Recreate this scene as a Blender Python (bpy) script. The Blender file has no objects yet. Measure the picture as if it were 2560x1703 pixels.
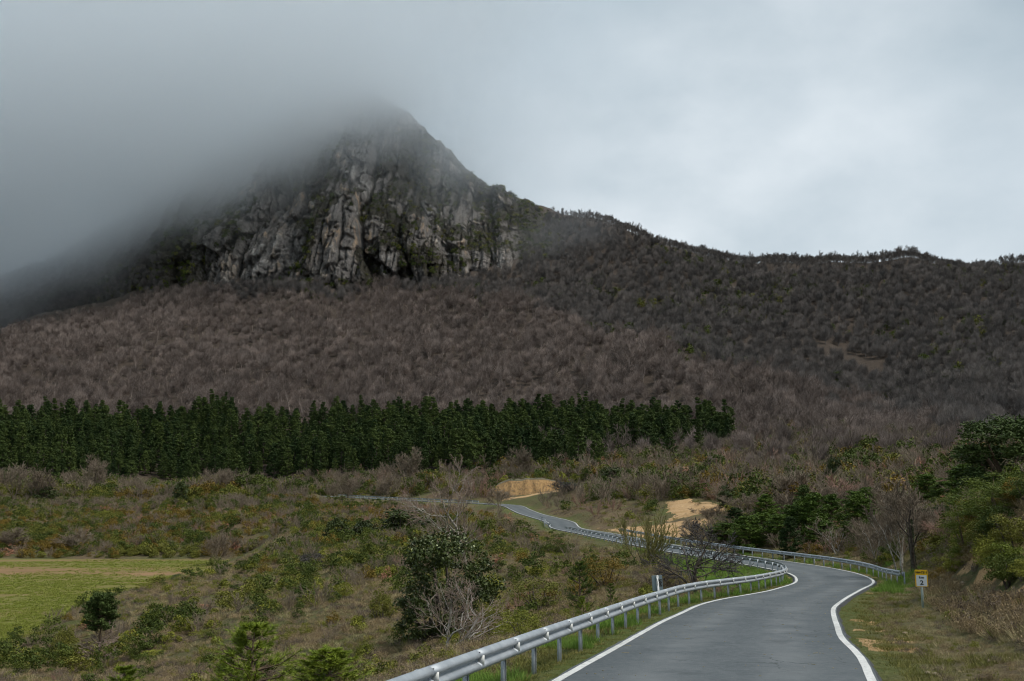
import bpy, math, random
import numpy as np
from mathutils import Vector, Matrix, Euler

# ------------------------------------------------------------------ camera, sky, sun, exposure
SC = bpy.context.scene
COL = SC.collection
F, CX, CY = 2489.0, 1280.0, 851.5            # lens of the photograph in pixels of its 2560 x 1703 frame
PITCH = math.atan((1220 - CY) / F)
cam_data = bpy.data.cameras.new('camera')
cam_data.sensor_width = 36.0
cam_data.lens = F / 2560 * 36
cam_data.clip_start, cam_data.clip_end = 0.1, 20000
cam = bpy.data.objects.new('camera', cam_data)
COL.objects.link(cam)
cam.location = (0, 0, 0)
cam.rotation_euler = (math.pi / 2 + PITCH, 0, 0)
SC.camera = cam

SUN_AZ, SUN_EL = math.radians(105), math.radians(56)
SUN_DIR = Vector((math.sin(SUN_AZ) * math.cos(SUN_EL), math.cos(SUN_AZ) * math.cos(SUN_EL), math.sin(SUN_EL)))
world = bpy.data.worlds.new('World')
SC.world = world
world.use_nodes = True
wn, wl = world.node_tree.nodes, world.node_tree.links
wn.clear()
def W(t, **k):
    n = wn.new(t)
    for a, b in k.items():
        setattr(n, a, b)
    return n
sky = W('ShaderNodeTexSky', sky_type='NISHITA', sun_disc=False)
sky.sun_elevation, sky.sun_rotation = SUN_EL, SUN_AZ
skyscale = W('ShaderNodeVectorMath', operation='SCALE'); skyscale.inputs['Scale'].default_value = 0.05
wl.new(sky.outputs[0], skyscale.inputs[0])
tc = W('ShaderNodeTexCoord')
# overcast deck: soft banks of thicker and thinner cloud, everywhere round the sky
mp = W('ShaderNodeMapping'); mp.inputs['Scale'].default_value = (1.0, 1.0, 1.5); mp.inputs['Location'].default_value = (0, 0, 0)
wl.new(tc.outputs['Generated'], mp.inputs[0])
nz = W('ShaderNodeTexNoise'); nz.inputs['Scale'].default_value = 2.1; nz.inputs['Detail'].default_value = 4; nz.inputs['Roughness'].default_value = 0.45
wl.new(mp.outputs[0], nz.inputs['Vector'])
ramp = W('ShaderNodeValToRGB')
ramp.color_ramp.elements[0].position = 0.30; ramp.color_ramp.elements[0].color = (0.155, 0.205, 0.238, 1)
ramp.color_ramp.elements[1].position = 0.72; ramp.color_ramp.elements[1].color = (0.315, 0.365, 0.402, 1)
wl.new(nz.outputs['Fac'], ramp.inputs[0])
# one bank of thinner, brighter cloud
sund = W('ShaderNodeVectorMath', operation='DOT_PRODUCT')
glow_az, glow_el = math.radians(15), math.radians(13)
sund.inputs[1].default_value = (math.sin(glow_az) * math.cos(glow_el), math.cos(glow_az) * math.cos(glow_el), math.sin(glow_el))
wl.new(tc.outputs['Generated'], sund.inputs[0])
gm = W('ShaderNodeMapRange', interpolation_type='SMOOTHSTEP'); gm.inputs['From Min'].default_value = 0.925; gm.inputs['From Max'].default_value = 1.0
wl.new(sund.outputs['Value'], gm.inputs['Value'])
gn = W('ShaderNodeMath', operation='MULTIPLY'); wl.new(gm.outputs[0], gn.inputs[0])
nz2 = W('ShaderNodeTexNoise'); nz2.inputs['Scale'].default_value = 6.5; nz2.inputs['Detail'].default_value = 5; nz2.inputs['Roughness'].default_value = 0.5
wl.new(mp.outputs[0], nz2.inputs['Vector'])
nr2 = W('ShaderNodeMapRange'); nr2.inputs['From Min'].default_value = 0.3; nr2.inputs['From Max'].default_value = 0.7; nr2.inputs['To Min'].default_value = 0.35; nr2.inputs['To Max'].default_value = 1.0
wl.new(nz2.outputs['Fac'], nr2.inputs['Value']); wl.new(nr2.outputs[0], gn.inputs[1])
mixg = W('ShaderNodeMix', data_type='RGBA')
wl.new(gn.outputs[0], mixg.inputs['Factor']); wl.new(ramp.outputs[0], mixg.inputs['A'])
mixg.inputs['B'].default_value = (0.42, 0.455, 0.48, 1)
mixs = W('ShaderNodeMix', data_type='RGBA'); mixs.inputs['Factor'].default_value = 0.93
wl.new(skyscale.outputs[0], mixs.inputs['A']); wl.new(mixg.outputs['Result'], mixs.inputs['B'])
bg = W('ShaderNodeBackground'); bg.inputs['Strength'].default_value = 1.0
wl.new(mixs.outputs['Result'], bg.inputs[0])
wo = W('ShaderNodeOutputWorld'); wl.new(bg.outputs[0], wo.inputs[0])

sun_data = bpy.data.lights.new('sun', 'SUN')
sun_data.energy, sun_data.angle, sun_data.color = 1.5, math.radians(22), (1.0, 0.96, 0.9)
sun = bpy.data.objects.new('sun', sun_data)
COL.objects.link(sun)
sun.rotation_euler = (-SUN_DIR).to_track_quat('-Z', 'Y').to_euler()

vs = SC.view_settings
vs.view_transform, vs.look, vs.exposure, vs.gamma, vs.use_curve_mapping = 'Standard', 'None', 0.95, 1.0, False
cy = SC.cycles
cy.max_bounces, cy.diffuse_bounces, cy.glossy_bounces, cy.transmission_bounces = 14, 2, 2, 2
cy.transparent_max_bounces, cy.volume_bounces = 6, 9
cy.volume_step_rate, cy.volume_max_steps = 1.2, 48
cy.use_denoising = True
cy.pixel_filter_type, cy.filter_width = 'BLACKMAN_HARRIS', 1.1
cy.use_adaptive_sampling = True
cy.adaptive_threshold = 0.03
cy.caustics_reflective = cy.caustics_refractive = False

# ------------------------------------------------------------------ helpers
RNG = np.random.default_rng(11)
def tag(o, label=None, cat=None, group=None, kind=None):
    if label: o['label'] = label
    if cat: o['category'] = cat
    if group: o['group'] = group
    if kind: o['kind'] = kind
    return o

def mk_mesh(name, V, F3=None, F4=None, mats=(), mi=None, smooth=False, attrs=None):
    me = bpy.data.meshes.new(name)
    V = np.ascontiguousarray(V, dtype=np.float32)
    parts, starts, n = [], [], 0
    for Fa in (F3, F4):
        if Fa is None or len(Fa) == 0: continue
        Fa = np.asarray(Fa, dtype=np.int32)
        starts.append(n + np.arange(len(Fa), dtype=np.int32) * Fa.shape[1])
        parts.append(Fa.ravel()); n += Fa.size
    me.vertices.add(len(V)); me.vertices.foreach_set('co', V.ravel())
    if parts:
        idx = np.concatenate(parts); st = np.concatenate(starts)
        me.loops.add(len(idx)); me.loops.foreach_set('vertex_index', idx)
        me.polygons.add(len(st)); me.polygons.foreach_set('loop_start', st)
        if mi is not None:
            me.polygons.foreach_set('material_index', np.asarray(mi, dtype=np.int32))
        if smooth:
            me.polygons.foreach_set('use_smooth', np.ones(len(st), dtype=bool))
    for m in mats: me.materials.append(m)
    if attrs:
        for k, a in attrs.items():
            at_ = me.attributes.new(k, 'FLOAT', 'POINT'); at_.data.foreach_set('value', np.asarray(a, dtype=np.float32))
    me.update(calc_edges=True)
    return me

def obj(name, me, parent=None, loc=None, rotz=0.0, scale=None):
    o = bpy.data.objects.new(name, me)
    COL.objects.link(o)
    if parent is not None: o.parent = parent
    if loc is not None: o.location = loc
    if rotz: o.rotation_euler = (0, 0, rotz)
    if scale is not None: o.scale = (scale,) * 3 if np.isscalar(scale) else scale
    return o

def empty(name, loc, rotz=0.0, scale=None):
    o = obj(name, None, None, loc, rotz, scale)
    o.empty_display_size = 0.2
    return o

class MB:
    """collects pieces of geometry for one mesh"""
    def __init__(s): s.V, s.F3, s.F4, s.n = [], [], [], 0
    def add(s, V, F3=None, F4=None):
        V = np.asarray(V, dtype=float).reshape(-1, 3)
        if F3 is not None and len(F3): s.F3.append(np.asarray(F3) + s.n)
        if F4 is not None and len(F4): s.F4.append(np.asarray(F4) + s.n)
        s.V.append(V); s.n += len(V)
    def box(s, c, size, rot=None):
        h = np.array(size) / 2
        v = np.array([(x, y, z) for x in (-1, 1) for y in (-1, 1) for z in (-1, 1)]) * h
        if rot is not None: v = v @ np.array(rot.to_matrix() if hasattr(rot, 'to_matrix') else rot).T
        s.add(v + np.array(c), None, [(0, 1, 3, 2), (4, 6, 7, 5), (0, 4, 5, 1), (2, 3, 7, 6), (0, 2, 6, 4), (1, 5, 7, 3)])
    def mesh(s, name, mats=(), smooth=False, attrs=None):
        V = np.concatenate(s.V)
        return mk_mesh(name, V, np.concatenate(s.F3) if s.F3 else None, np.concatenate(s.F4) if s.F4 else None, mats, None, smooth, attrs)

def sstep(a, b, x):
    t = np.clip((x - a) / (b - a), 0, 1)
    return t * t * (3 - 2 * t)

def _hash(ix, iy, iz, seed):
    h = (ix.astype(np.int64) * 374761393 + iy.astype(np.int64) * 668265263 + iz.astype(np.int64) * 2147483647 + seed * 974711) & 0xffffffff
    h = ((h ^ (h >> 13)) * 1274126177) & 0xffffffff
    h = ((h ^ (h >> 16)) * 2246822519) & 0xffffffff
    return ((h ^ (h >> 15)) & 0xffff) / 65535.0
def vnoise(x, y, z=0.0, seed=0):
    if np.ndim(z) == 0:
        x, y = np.broadcast_arrays(np.asarray(x, float), np.asarray(y, float))
        ix, iy = np.floor(x), np.floor(y); fx, fy = x - ix, y - iy
        fx, fy = fx * fx * (3 - 2 * fx), fy * fy * (3 - 2 * fy)
        ix = ix.astype(np.int64) * 374761393 + seed * 974711 + int(float(z) * 31); iy = iy.astype(np.int64) * 668265263
        def hs(h):
            h = h & 0xffffffff
            h = ((h ^ (h >> 13)) * 1274126177) & 0xffffffff
            return ((h ^ (h >> 16)) & 0xffff) * (1 / 65535.0)
        a, b, c, d = hs(ix + iy), hs(ix + 374761393 + iy), hs(ix + iy + 668265263), hs(ix + 374761393 + iy + 668265263)
        return (a + (b - a) * fx) * (1 - fy) + (c + (d - c) * fx) * fy
    x, y, z = np.broadcast_arrays(np.asarray(x, float), np.asarray(y, float), np.asarray(z, float))
    ix, iy, iz = np.floor(x), np.floor(y), np.floor(z)
    fx, fy, fz = x - ix, y - iy, z - iz
    fx, fy, fz = (t * t * t * (t * (t * 6 - 15) + 10) for t in (fx, fy, fz))
    r = 0
    for dx in (0, 1):
        for dy in (0, 1):
            for dz in (0, 1):
                w = (fx if dx else 1 - fx) * (fy if dy else 1 - fy) * (fz if dz else 1 - fz)
                r = r + w * _hash(ix + dx, iy + dy, iz + dz, seed)
    return r
def fbm(x, y, z=0.0, oct=4, seed=0, gain=0.5):
    r, a, t = 0, 1.0, 0
    for k in range(oct):
        r = r + a * vnoise(np.asarray(x) * 2 ** k + 17.3 * k, np.asarray(y) * 2 ** k + 9.1 * k, np.asarray(z) * 2 ** k, seed + k); t += a; a *= gain
    return r / t
def ridged(x, y, z=0.0, oct=3, seed=0):
    r, a, t = 0, 1.0, 0
    for k in range(oct):
        r = r + a * (1 - np.abs(2 * vnoise(np.asarray(x) * 2 ** k + 5.7 * k, np.asarray(y) * 2 ** k, np.asarray(z) * 2 ** k, seed + k) - 1)); t += a; a *= 0.5
    return r / t

_cp, _sp = math.cos(PITCH), math.sin(PITCH)
def slope_at(py):                      # height per metre of forward distance for a row of the photograph
    v = (CY - np.asarray(py, float)) / F
    return (_sp + v * _cp) / (_cp - v * _sp)
def side_at(px, py=1220):              # sideways per metre of forward distance
    v = (CY - np.asarray(py, float)) / F
    return (np.asarray(px, float) - CX) / F / (_cp - v * _sp)
def to_px(x, y, z):
    s = z / y
    v = (s * _cp - _sp) / (_cp + s * _sp)
    return CX + F * (x / y) * (_cp - v * _sp), CY - F * v

# ------------------------------------------------------------------ materials
def mat(name, build, disp=False):
    m = bpy.data.materials.new(name)
    m.use_nodes = True
    nt = m.node_tree
    nt.nodes.clear()
    out = nt.nodes.new('ShaderNodeOutputMaterial')
    b = nt.nodes.new('ShaderNodeBsdfPrincipled')
    nt.links.new(b.outputs[0], out.inputs[0])
    def N(t, **k):
        n = nt.nodes.new(t)
        for a, c in k.items():
            if a[0] == '_': n.inputs[a[1:].replace('_', ' ')].default_value = c
            else: setattr(n, a, c)
        return n
    build(N, nt.links.new, b)
    return m
def noise_fac(N, Lk, vec, scale, detail=3, rough=0.5, lo=0.35, hi=0.65, dist=0.0):
    n = N('ShaderNodeTexNoise', _Scale=scale, _Detail=detail, _Roughness=rough, _Distortion=dist)
    Lk(vec, n.inputs['Vector'])
    r = N('ShaderNodeMapRange'); r.inputs['From Min'].default_value = lo; r.inputs['From Max'].default_value = hi
    Lk(n.outputs['Fac'], r.inputs['Value'])
    return r.outputs[0]
def mixc(N, Lk, fac, a, b, blend='MIX'):
    m = N('ShaderNodeMix', data_type='RGBA', blend_type=blend)
    for v, s in ((fac, 'Factor'), (a, 'A'), (b, 'B')):
        if isinstance(v, (tuple, list)): m.inputs[s].default_value = (*v, 1) if len(v) == 3 else v
        elif isinstance(v, (int, float)): m.inputs[s].default_value = v
        else: Lk(v, m.inputs[s])
    return m.outputs['Result']
def mul(N, Lk, a, b, op='MULTIPLY'):
    m = N('ShaderNodeMath', operation=op)
    for v, i in ((a, 0), (b, 1)):
        if isinstance(v, (int, float)): m.inputs[i].default_value = v
        else: Lk(v, m.inputs[i])
    return m.outputs[0]
def bump(N, Lk, b, h, strength=0.3, dist=0.05):
    n = N('ShaderNodeBump', _Strength=strength, _Distance=dist)
    Lk(h, n.inputs['Height']); Lk(n.outputs[0], b.inputs['Normal'])

def leaf_mat(name, ca, cb, cc=None, rough=0.75, spec=0.15, scale=1.2):
    """foliage or twig colour: differs from plant to plant and from clump to clump"""
    def bld(N, Lk, b):
        oi = N('ShaderNodeObjectInfo'); co = N('ShaderNodeTexCoord')
        r = oi.outputs['Random']
        c = mixc(N, Lk, r, ca, cb)
        f = noise_fac(N, Lk, co.outputs['Object'], scale, 3, 0.6, 0.35, 0.65)
        c2 = mixc(N, Lk, f, c, cc if cc else cb)
        c3 = mixc(N, Lk, mul(N, Lk, f, 0.75), c, c2)
        Lk(c3, b.inputs['Base Color'])
        b.inputs['Roughness'].default_value = rough
        b.inputs['Specular IOR Level'].default_value = spec
    return mat(name, bld)

M = {}
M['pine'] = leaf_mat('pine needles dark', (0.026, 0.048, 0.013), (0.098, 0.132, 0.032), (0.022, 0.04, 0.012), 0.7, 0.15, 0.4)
M['pine_young'] = leaf_mat('young pine needles', (0.15, 0.21, 0.014), (0.23, 0.285, 0.028), (0.085, 0.135, 0.012), 0.6, 0.25, 2.0)
M['pine_mid'] = leaf_mat('roadside pine needles', (0.06, 0.1, 0.012), (0.105, 0.16, 0.02), (0.032, 0.058, 0.01), 0.65, 0.2)
M['oak'] = leaf_mat('evergreen oak leaves', (0.042, 0.06, 0.012), (0.066, 0.086, 0.017), (0.02, 0.031, 0.009), 0.5, 0.3, 1.6)
M['oakpale'] = leaf_mat('pale leaf undersides', (0.286, 0.325, 0.156), (0.351, 0.377, 0.208), None, 0.6)
M['juniper'] = leaf_mat('juniper sprays', (0.06, 0.085, 0.013), (0.11, 0.13, 0.018), (0.034, 0.052, 0.011), 0.7, 0.2, 2.2)
M['gorse'] = leaf_mat('yellow green shrub', (0.175, 0.185, 0.024), (0.26, 0.255, 0.036), (0.1, 0.112, 0.017), 0.7, 0.2, 2.5)
M['olive'] = leaf_mat('olive shrub', (0.14, 0.145, 0.024), (0.2, 0.19, 0.032), (0.075, 0.086, 0.016), 0.7, 0.2, 2.0)
M['rust'] = leaf_mat('rust orange shrub', (0.17, 0.115, 0.024), (0.23, 0.145, 0.026), (0.115, 0.1, 0.022), 0.75, 0.15, 2.0)
M['dryred'] = leaf_mat('dead reddish leaves', (0.348, 0.16, 0.102), (0.435, 0.232, 0.145), (0.217, 0.102, 0.0653), 0.8)
M['twig_brown'] = leaf_mat('bare wood purplish brown', (0.125, 0.1, 0.087), (0.22, 0.173, 0.147), (0.1, 0.08, 0.07), 0.85, 0.1, 0.2)
M['twig_dark'] = leaf_mat('bare wood grey brown', (0.085, 0.077, 0.072), (0.19, 0.165, 0.148), (0.075, 0.068, 0.064), 0.85, 0.1, 0.25)
M['twig_grey'] = leaf_mat('bare shrub grey', (0.19, 0.15, 0.11), (0.28, 0.225, 0.165), (0.13, 0.1, 0.075), 0.85, 0.1, 0.8)
M['twig_pink'] = leaf_mat('reddish twigs', (0.29, 0.174, 0.131), (0.377, 0.239, 0.181), (0.203, 0.131, 0.102), 0.8, 0.1, 1.5)
M['twig_pale'] = leaf_mat('pale greyish twigs', (0.3, 0.225, 0.18), (0.36, 0.275, 0.22), (0.22, 0.16, 0.13), 0.8, 0.1, 1.5)
M['twig_light'] = leaf_mat('weathered pale branches', (0.23, 0.187, 0.163), (0.37, 0.3, 0.262), (0.2, 0.163, 0.144), 0.85, 0.1, 0.2)
M['twig_mid'] = leaf_mat('weathered dull branches', (0.15, 0.135, 0.125), (0.26, 0.23, 0.21), (0.13, 0.12, 0.112), 0.85, 0.1, 0.2)
M['twig_moss'] = leaf_mat('mossy yellow twigs', (0.203, 0.196, 0.058), (0.261, 0.232, 0.0798), (0.131, 0.116, 0.0508), 0.8, 0.1, 1.5)
M['heath'] = leaf_mat('brown heath', (0.24, 0.175, 0.1), (0.38, 0.285, 0.16), (0.135, 0.095, 0.055), 0.85, 0.1, 1.5)
M['heath_grey'] = leaf_mat('grey heath', (0.15, 0.115, 0.088), (0.215, 0.165, 0.125), (0.09, 0.07, 0.055), 0.85, 0.1, 1.5)
M['drygrass'] = leaf_mat('dry grass', (0.338, 0.273, 0.15), (0.429, 0.358, 0.195), (0.221, 0.189, 0.091), 0.8, 0.1, 1.5)
M['grass'] = leaf_mat('green grass', (0.131, 0.246, 0.0319), (0.217, 0.334, 0.058), (0.174, 0.203, 0.0508), 0.7, 0.2, 1.5)
M['grass_mix'] = leaf_mat('olive grass', (0.17, 0.17, 0.04), (0.26, 0.22, 0.08), (0.13, 0.145, 0.03), 0.75, 0.15, 1.5)
M['crop'] = leaf_mat('young crop', (0.19, 0.225, 0.034), (0.25, 0.265, 0.052), (0.16, 0.19, 0.032), 0.7, 0.15, 1.0)
M['pine_bank'] = leaf_mat('light green pine needles on the bank', (0.105, 0.14, 0.012), (0.165, 0.195, 0.02), (0.055, 0.08, 0.01), 0.6, 0.25, 1.5)  # own yellowish green of the bank pines, duller than the young pines
M['ivy'] = leaf_mat('ivy', (0.0435, 0.0609, 0.0261), (0.0725, 0.087, 0.0362), None, 0.55, 0.3)
M['lichen_yellow'] = leaf_mat('early yellow green leaves', (0.232, 0.217, 0.0725), (0.275, 0.246, 0.087), None, 0.8)

def b_bark(ca, cb, scale=9):
    def f(N, Lk, b):
        co = N('ShaderNodeTexCoord')
        fac = noise_fac(N, Lk, co.outputs['Object'], scale, 4, 0.6, 0.4, 0.6)
        Lk(mixc(N, Lk, fac, ca, cb), b.inputs['Base Color'])
        b.inputs['Roughness'].default_value = 0.85
        b.inputs['Specular IOR Level'].default_value = 0.15
        bump(N, Lk, b, fac, 0.4, 0.02)
    return f
M['bark'] = mat('dark bark', b_bark((0.06, 0.048, 0.038), (0.12, 0.1, 0.08)))
M['bark_pale'] = mat('pale silvery bark', b_bark((0.46, 0.43, 0.38), (0.2, 0.17, 0.13), 5))
M['bark_pine'] = mat('pine bark', b_bark((0.11, 0.075, 0.05), (0.17, 0.12, 0.085)))
M['bark_moss'] = mat('mossy bark', b_bark((0.10, 0.095, 0.04), (0.16, 0.13, 0.08), 6))

def b_ground(N, Lk, b):
    co = N('ShaderNodeTexCoord'); V = co.outputs['Object']
    def attr(n):
        a = N('ShaderNodeAttribute', attribute_name=n); return a.outputs['Fac']
    big = noise_fac(N, Lk, V, 0.09, 4, 0.55, 0.38, 0.62)
    mid = noise_fac(N, Lk, V, 0.6, 5, 0.6, 0.4, 0.62)
    fine = noise_fac(N, Lk, V, 5.0, 5, 0.65, 0.35, 0.65)
    c = mixc(N, Lk, mid, (0.165, 0.115, 0.07), (0.23, 0.175, 0.09))
    c = mixc(N, Lk, big, c, (0.13, 0.135, 0.05))
    c = mixc(N, Lk, mul(N, Lk, fine, 0.6), c, (0.08, 0.06, 0.045))
    g = mixc(N, Lk, fine, (0.075, 0.11, 0.025), (0.14, 0.15, 0.05))
    gfac = mul(N, Lk, attr('m_grass'), 1.0)
    c = mixc(N, Lk, gfac, c, g)
    s = mixc(N, Lk, mid, (0.5, 0.33, 0.17), (0.4, 0.25, 0.12))
    sn = N('ShaderNodeMapRange'); sn.inputs['From Min'].default_value = 0.45; sn.inputs['From Max'].default_value = 0.75
    sm = N('ShaderNodeMath', operation='ADD'); Lk(attr('m_sand'), sm.inputs[0]); Lk(mul(N, Lk, fine, 0.25), sm.inputs[1])
    Lk(sm.outputs[0], sn.inputs['Value'])
    c = mixc(N, Lk, sn.outputs[0], c, s)
    fl = mixc(N, Lk, mid, (0.06, 0.047, 0.038), (0.085, 0.065, 0.05))
    c = mixc(N, Lk, attr('m_forest'), c, fl)
    Lk(c, b.inputs['Base Color'])
    b.inputs['Roughness'].default_value = 0.95
    b.inputs['Specular IOR Level'].default_value = 0.1
    bump(N, Lk, b, fine, 0.8, 0.12)
M['ground'] = mat('heath and soil', b_ground)

def b_asphalt(N, Lk, b):
    co = N('ShaderNodeTexCoord'); V = co.outputs['Object']
    grain = noise_fac(N, Lk, V, 60, 3, 0.7, 0.3, 0.7)
    patch = noise_fac(N, Lk, V, 0.45, 6, 0.65, 0.38, 0.62, 0.8)
    stone = N('ShaderNodeTexVoronoi', _Scale=38.0); Lk(V, stone.inputs['Vector'])
    sp = N('ShaderNodeMapRange'); sp.inputs['From Min'].default_value = 0.0; sp.inputs['From Max'].default_value = 0.22; sp.inputs['To Min'].default_value = 1.0; sp.inputs['To Max'].default_value = 0.0
    Lk(stone.outputs['Distance'], sp.inputs['Value'])
    c = mixc(N, Lk, patch, (0.06, 0.073, 0.08), (0.098, 0.111, 0.116))
    c = mixc(N, Lk, mul(N, Lk, grain, 0.5), c, (0.04, 0.048, 0.052))
    mott = noise_fac(N, Lk, V, 7.0, 5, 0.75, 0.42, 0.66)
    c = mixc(N, Lk, mul(N, Lk, mott, 0.45), c, (0.15, 0.16, 0.162))
    c = mixc(N, Lk, mul(N, Lk, sp.outputs[0], 0.35), c, (0.24, 0.24, 0.235))
    # lanes worn by wheels: paler bands along the road, with the across-road coordinate stored on the mesh
    at = N('ShaderNodeAttribute', attribute_name='wear')
    wn_ = noise_fac(N, Lk, V, 0.8, 4, 0.6, 0.3, 0.7)
    c = mixc(N, Lk, mul(N, Lk, mul(N, Lk, at.outputs['Fac'], wn_), 1.0), c, (0.15, 0.16, 0.162))
    ck = N('ShaderNodeTexVoronoi', feature='DISTANCE_TO_EDGE', _Scale=0.55)
    dv = N('ShaderNodeTexNoise', _Scale=1.7, _Detail=4.0); Lk(V, dv.inputs['Vector'])
    av = N('ShaderNodeVectorMath', operation='MULTIPLY_ADD'); Lk(dv.outputs['Color'], av.inputs[0]); av.inputs[1].default_value = (0.9, 0.9, 0.9); Lk(V, av.inputs[2]); Lk(av.outputs[0], ck.inputs['Vector'])
    cl = N('ShaderNodeMapRange'); cl.inputs['From Min'].default_value = 0.004; cl.inputs['From Max'].default_value = 0.014; cl.inputs['To Min'].default_value = 1.0; cl.inputs['To Max'].default_value = 0.0; Lk(ck.outputs['Distance'], cl.inputs['Value'])
    cm = noise_fac(N, Lk, V, 0.16, 2, 0.5, 0.52, 0.6)
    c = mixc(N, Lk, mul(N, Lk, mul(N, Lk, cl.outputs[0], cm), 0.75), c, (0.025, 0.028, 0.03))
    stn = noise_fac(N, Lk, V, 0.9, 5, 0.7, 0.56, 0.7)
    c = mixc(N, Lk, mul(N, Lk, stn, 0.45), c, (0.04, 0.046, 0.05))
    Lk(c, b.inputs['Base Color'])
    b.inputs['Roughness'].default_value = 0.7
    b.inputs['Specular IOR Level'].default_value = 0.4
    bump(N, Lk, b, stone.outputs['Distance'], 0.35, 0.01)
M['asphalt'] = mat('worn asphalt', b_asphalt)
def b_tar(N, Lk, b):
    b.inputs['Base Color'].default_value = (0.035, 0.036, 0.038, 1); b.inputs['Roughness'].default_value = 0.85
M['tar'] = mat('dark asphalt edge', b_tar)
def b_line(N, Lk, b):
    co = N('ShaderNodeTexCoord')
    f = noise_fac(N, Lk, co.outputs['Object'], 9, 6, 0.75, 0.5, 0.68)
    g = noise_fac(N, Lk, co.outputs['Object'], 0.7, 4, 0.6, 0.4, 0.65)
    c = mixc(N, Lk, g, (0.70, 0.69, 0.66), (0.56, 0.55, 0.52))
    c = mixc(N, Lk, mul(N, Lk, f, 0.8), c, (0.22, 0.22, 0.21))
    Lk(c, b.inputs['Base Color'])
    b.inputs['Roughness'].default_value = 0.6
M['line'] = mat('white road paint', b_line)
def b_steel(N, Lk, b):
    co = N('ShaderNodeTexCoord')
    f = noise_fac(N, Lk, co.outputs['Object'], 3.5, 5, 0.6, 0.35, 0.65)
    g = noise_fac(N, Lk, co.outputs['Object'], 40, 2, 0.5, 0.6, 0.75)
    c = mixc(N, Lk, f, (0.33, 0.36, 0.385), (0.43, 0.455, 0.475))
    c = mixc(N, Lk, mul(N, Lk, g, 0.3), c, (0.2, 0.2, 0.2))
    Lk(c, b.inputs['Base Color'])
    b.inputs['Metallic'].default_value = 0.45
    b.inputs['Roughness'].default_value = 0.55
M['steel'] = mat('galvanised steel', b_steel)
def flat(name, c, rough=0.6, metal=0.0):
    def f(N, Lk, b):
        co = N('ShaderNodeTexCoord')
        n = noise_fac(N, Lk, co.outputs['Object'], 12, 4, 0.6, 0.35, 0.7)
        Lk(mixc(N, Lk, mul(N, Lk, n, 0.25), c, tuple(0.6 * x for x in c)), b.inputs['Base Color'])
        b.inputs['Roughness'].default_value = rough; b.inputs['Metallic'].default_value = metal
    return mat(name, f)
M['reflector'] = flat('white reflector', (0.8, 0.79, 0.74))
M['bolt'] = flat('dark bolt', (0.06, 0.06, 0.065), 0.5, 0.3)
M['yellow'] = flat('yellow sign paint', (0.9, 0.52, 0.004), 0.45)
M['signwhite'] = flat('white sign paint', (0.8, 0.81, 0.82), 0.45)
M['black'] = flat('black print', (0.012, 0.012, 0.012), 0.5)
M['signback'] = flat('grey sign back', (0.2, 0.25, 0.27), 0.5, 0.2)
def b_postwhite(N, Lk, b):
    co = N('ShaderNodeTexCoord')
    mpn = N('ShaderNodeMapping'); mpn.inputs['Scale'].default_value = (1, 1, 0.25); Lk(co.outputs['Object'], mpn.inputs[0])
    f = noise_fac(N, Lk, mpn.outputs[0], 22, 4, 0.6, 0.54, 0.6)
    Lk(mixc(N, Lk, f, (0.72, 0.72, 0.7), (0.22, 0.23, 0.22)), b.inputs['Base Color'])
    b.inputs['Roughness'].default_value = 0.6
M['postwhite'] = mat('flaking white post paint', b_postwhite)
M['postgrey'] = flat('grey green post', (0.36, 0.42, 0.38), 0.5, 0.2)
def b_sand(N, Lk, b):
    co = N('ShaderNodeTexCoord'); V = co.outputs['Object']
    m1 = noise_fac(N, Lk, V, 0.5, 5, 0.6, 0.35, 0.65)
    m2 = noise_fac(N, Lk, V, 3.0, 5, 0.65, 0.35, 0.7)
    c = mixc(N, Lk, m1, (0.42, 0.26, 0.12), (0.52, 0.345, 0.185))
    c = mixc(N, Lk, mul(N, Lk, m2, 0.5), c, (0.3, 0.2, 0.11))
    Lk(c, b.inputs['Base Color']); b.inputs['Roughness'].default_value = 0.95; b.inputs['Specular IOR Level'].default_value = 0.1
    bump(N, Lk, b, m2, 0.5, 0.1)
M['sand'] = mat('sandy earth', b_sand)
def b_cut(N, Lk, b):
    co = N('ShaderNodeTexCoord'); V = co.outputs['Object']
    mv = N('ShaderNodeMapping'); mv.inputs['Scale'].default_value = (1, 1, 0.25); Lk(V, mv.inputs[0])
    m1 = noise_fac(N, Lk, mv.outputs[0], 1.1, 5, 0.65, 0.35, 0.65)
    m2 = noise_fac(N, Lk, V, 1.6, 5, 0.65, 0.5, 0.68)
    c = mixc(N, Lk, m1, (0.46, 0.28, 0.115), (0.3, 0.175, 0.075))
    c = mixc(N, Lk, mul(N, Lk, m2, 0.8), c, (0.13, 0.09, 0.05))
    ge = N('ShaderNodeNewGeometry'); sx = N('ShaderNodeSeparateXYZ'); Lk(ge.outputs['Normal'], sx.inputs[0])
    vm = N('ShaderNodeMapRange'); vm.inputs['From Min'].default_value = 0.7; vm.inputs['From Max'].default_value = 0.85; Lk(sx.outputs['Z'], vm.inputs['Value'])
    c = mixc(N, Lk, vm.outputs[0], c, (0.12, 0.1, 0.055))
    Lk(c, b.inputs['Base Color']); b.inputs['Roughness'].default_value = 0.95
    bump(N, Lk, b, m1, 0.6, 0.2)
M['cut'] = mat('sandy cutting', b_cut)
def b_stone(N, Lk, b):
    co = N('ShaderNodeTexCoord'); V = co.outputs['Object']
    m2 = noise_fac(N, Lk, V, 6.0, 5, 0.65, 0.35, 0.7)
    c = mixc(N, Lk, m2, (0.46, 0.35, 0.24), (0.3, 0.22, 0.15))
    Lk(c, b.inputs['Base Color']); b.inputs['Roughness'].default_value = 0.9
    bump(N, Lk, b, m2, 0.5, 0.03)
M['stone'] = mat('tan stone', b_stone)
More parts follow.
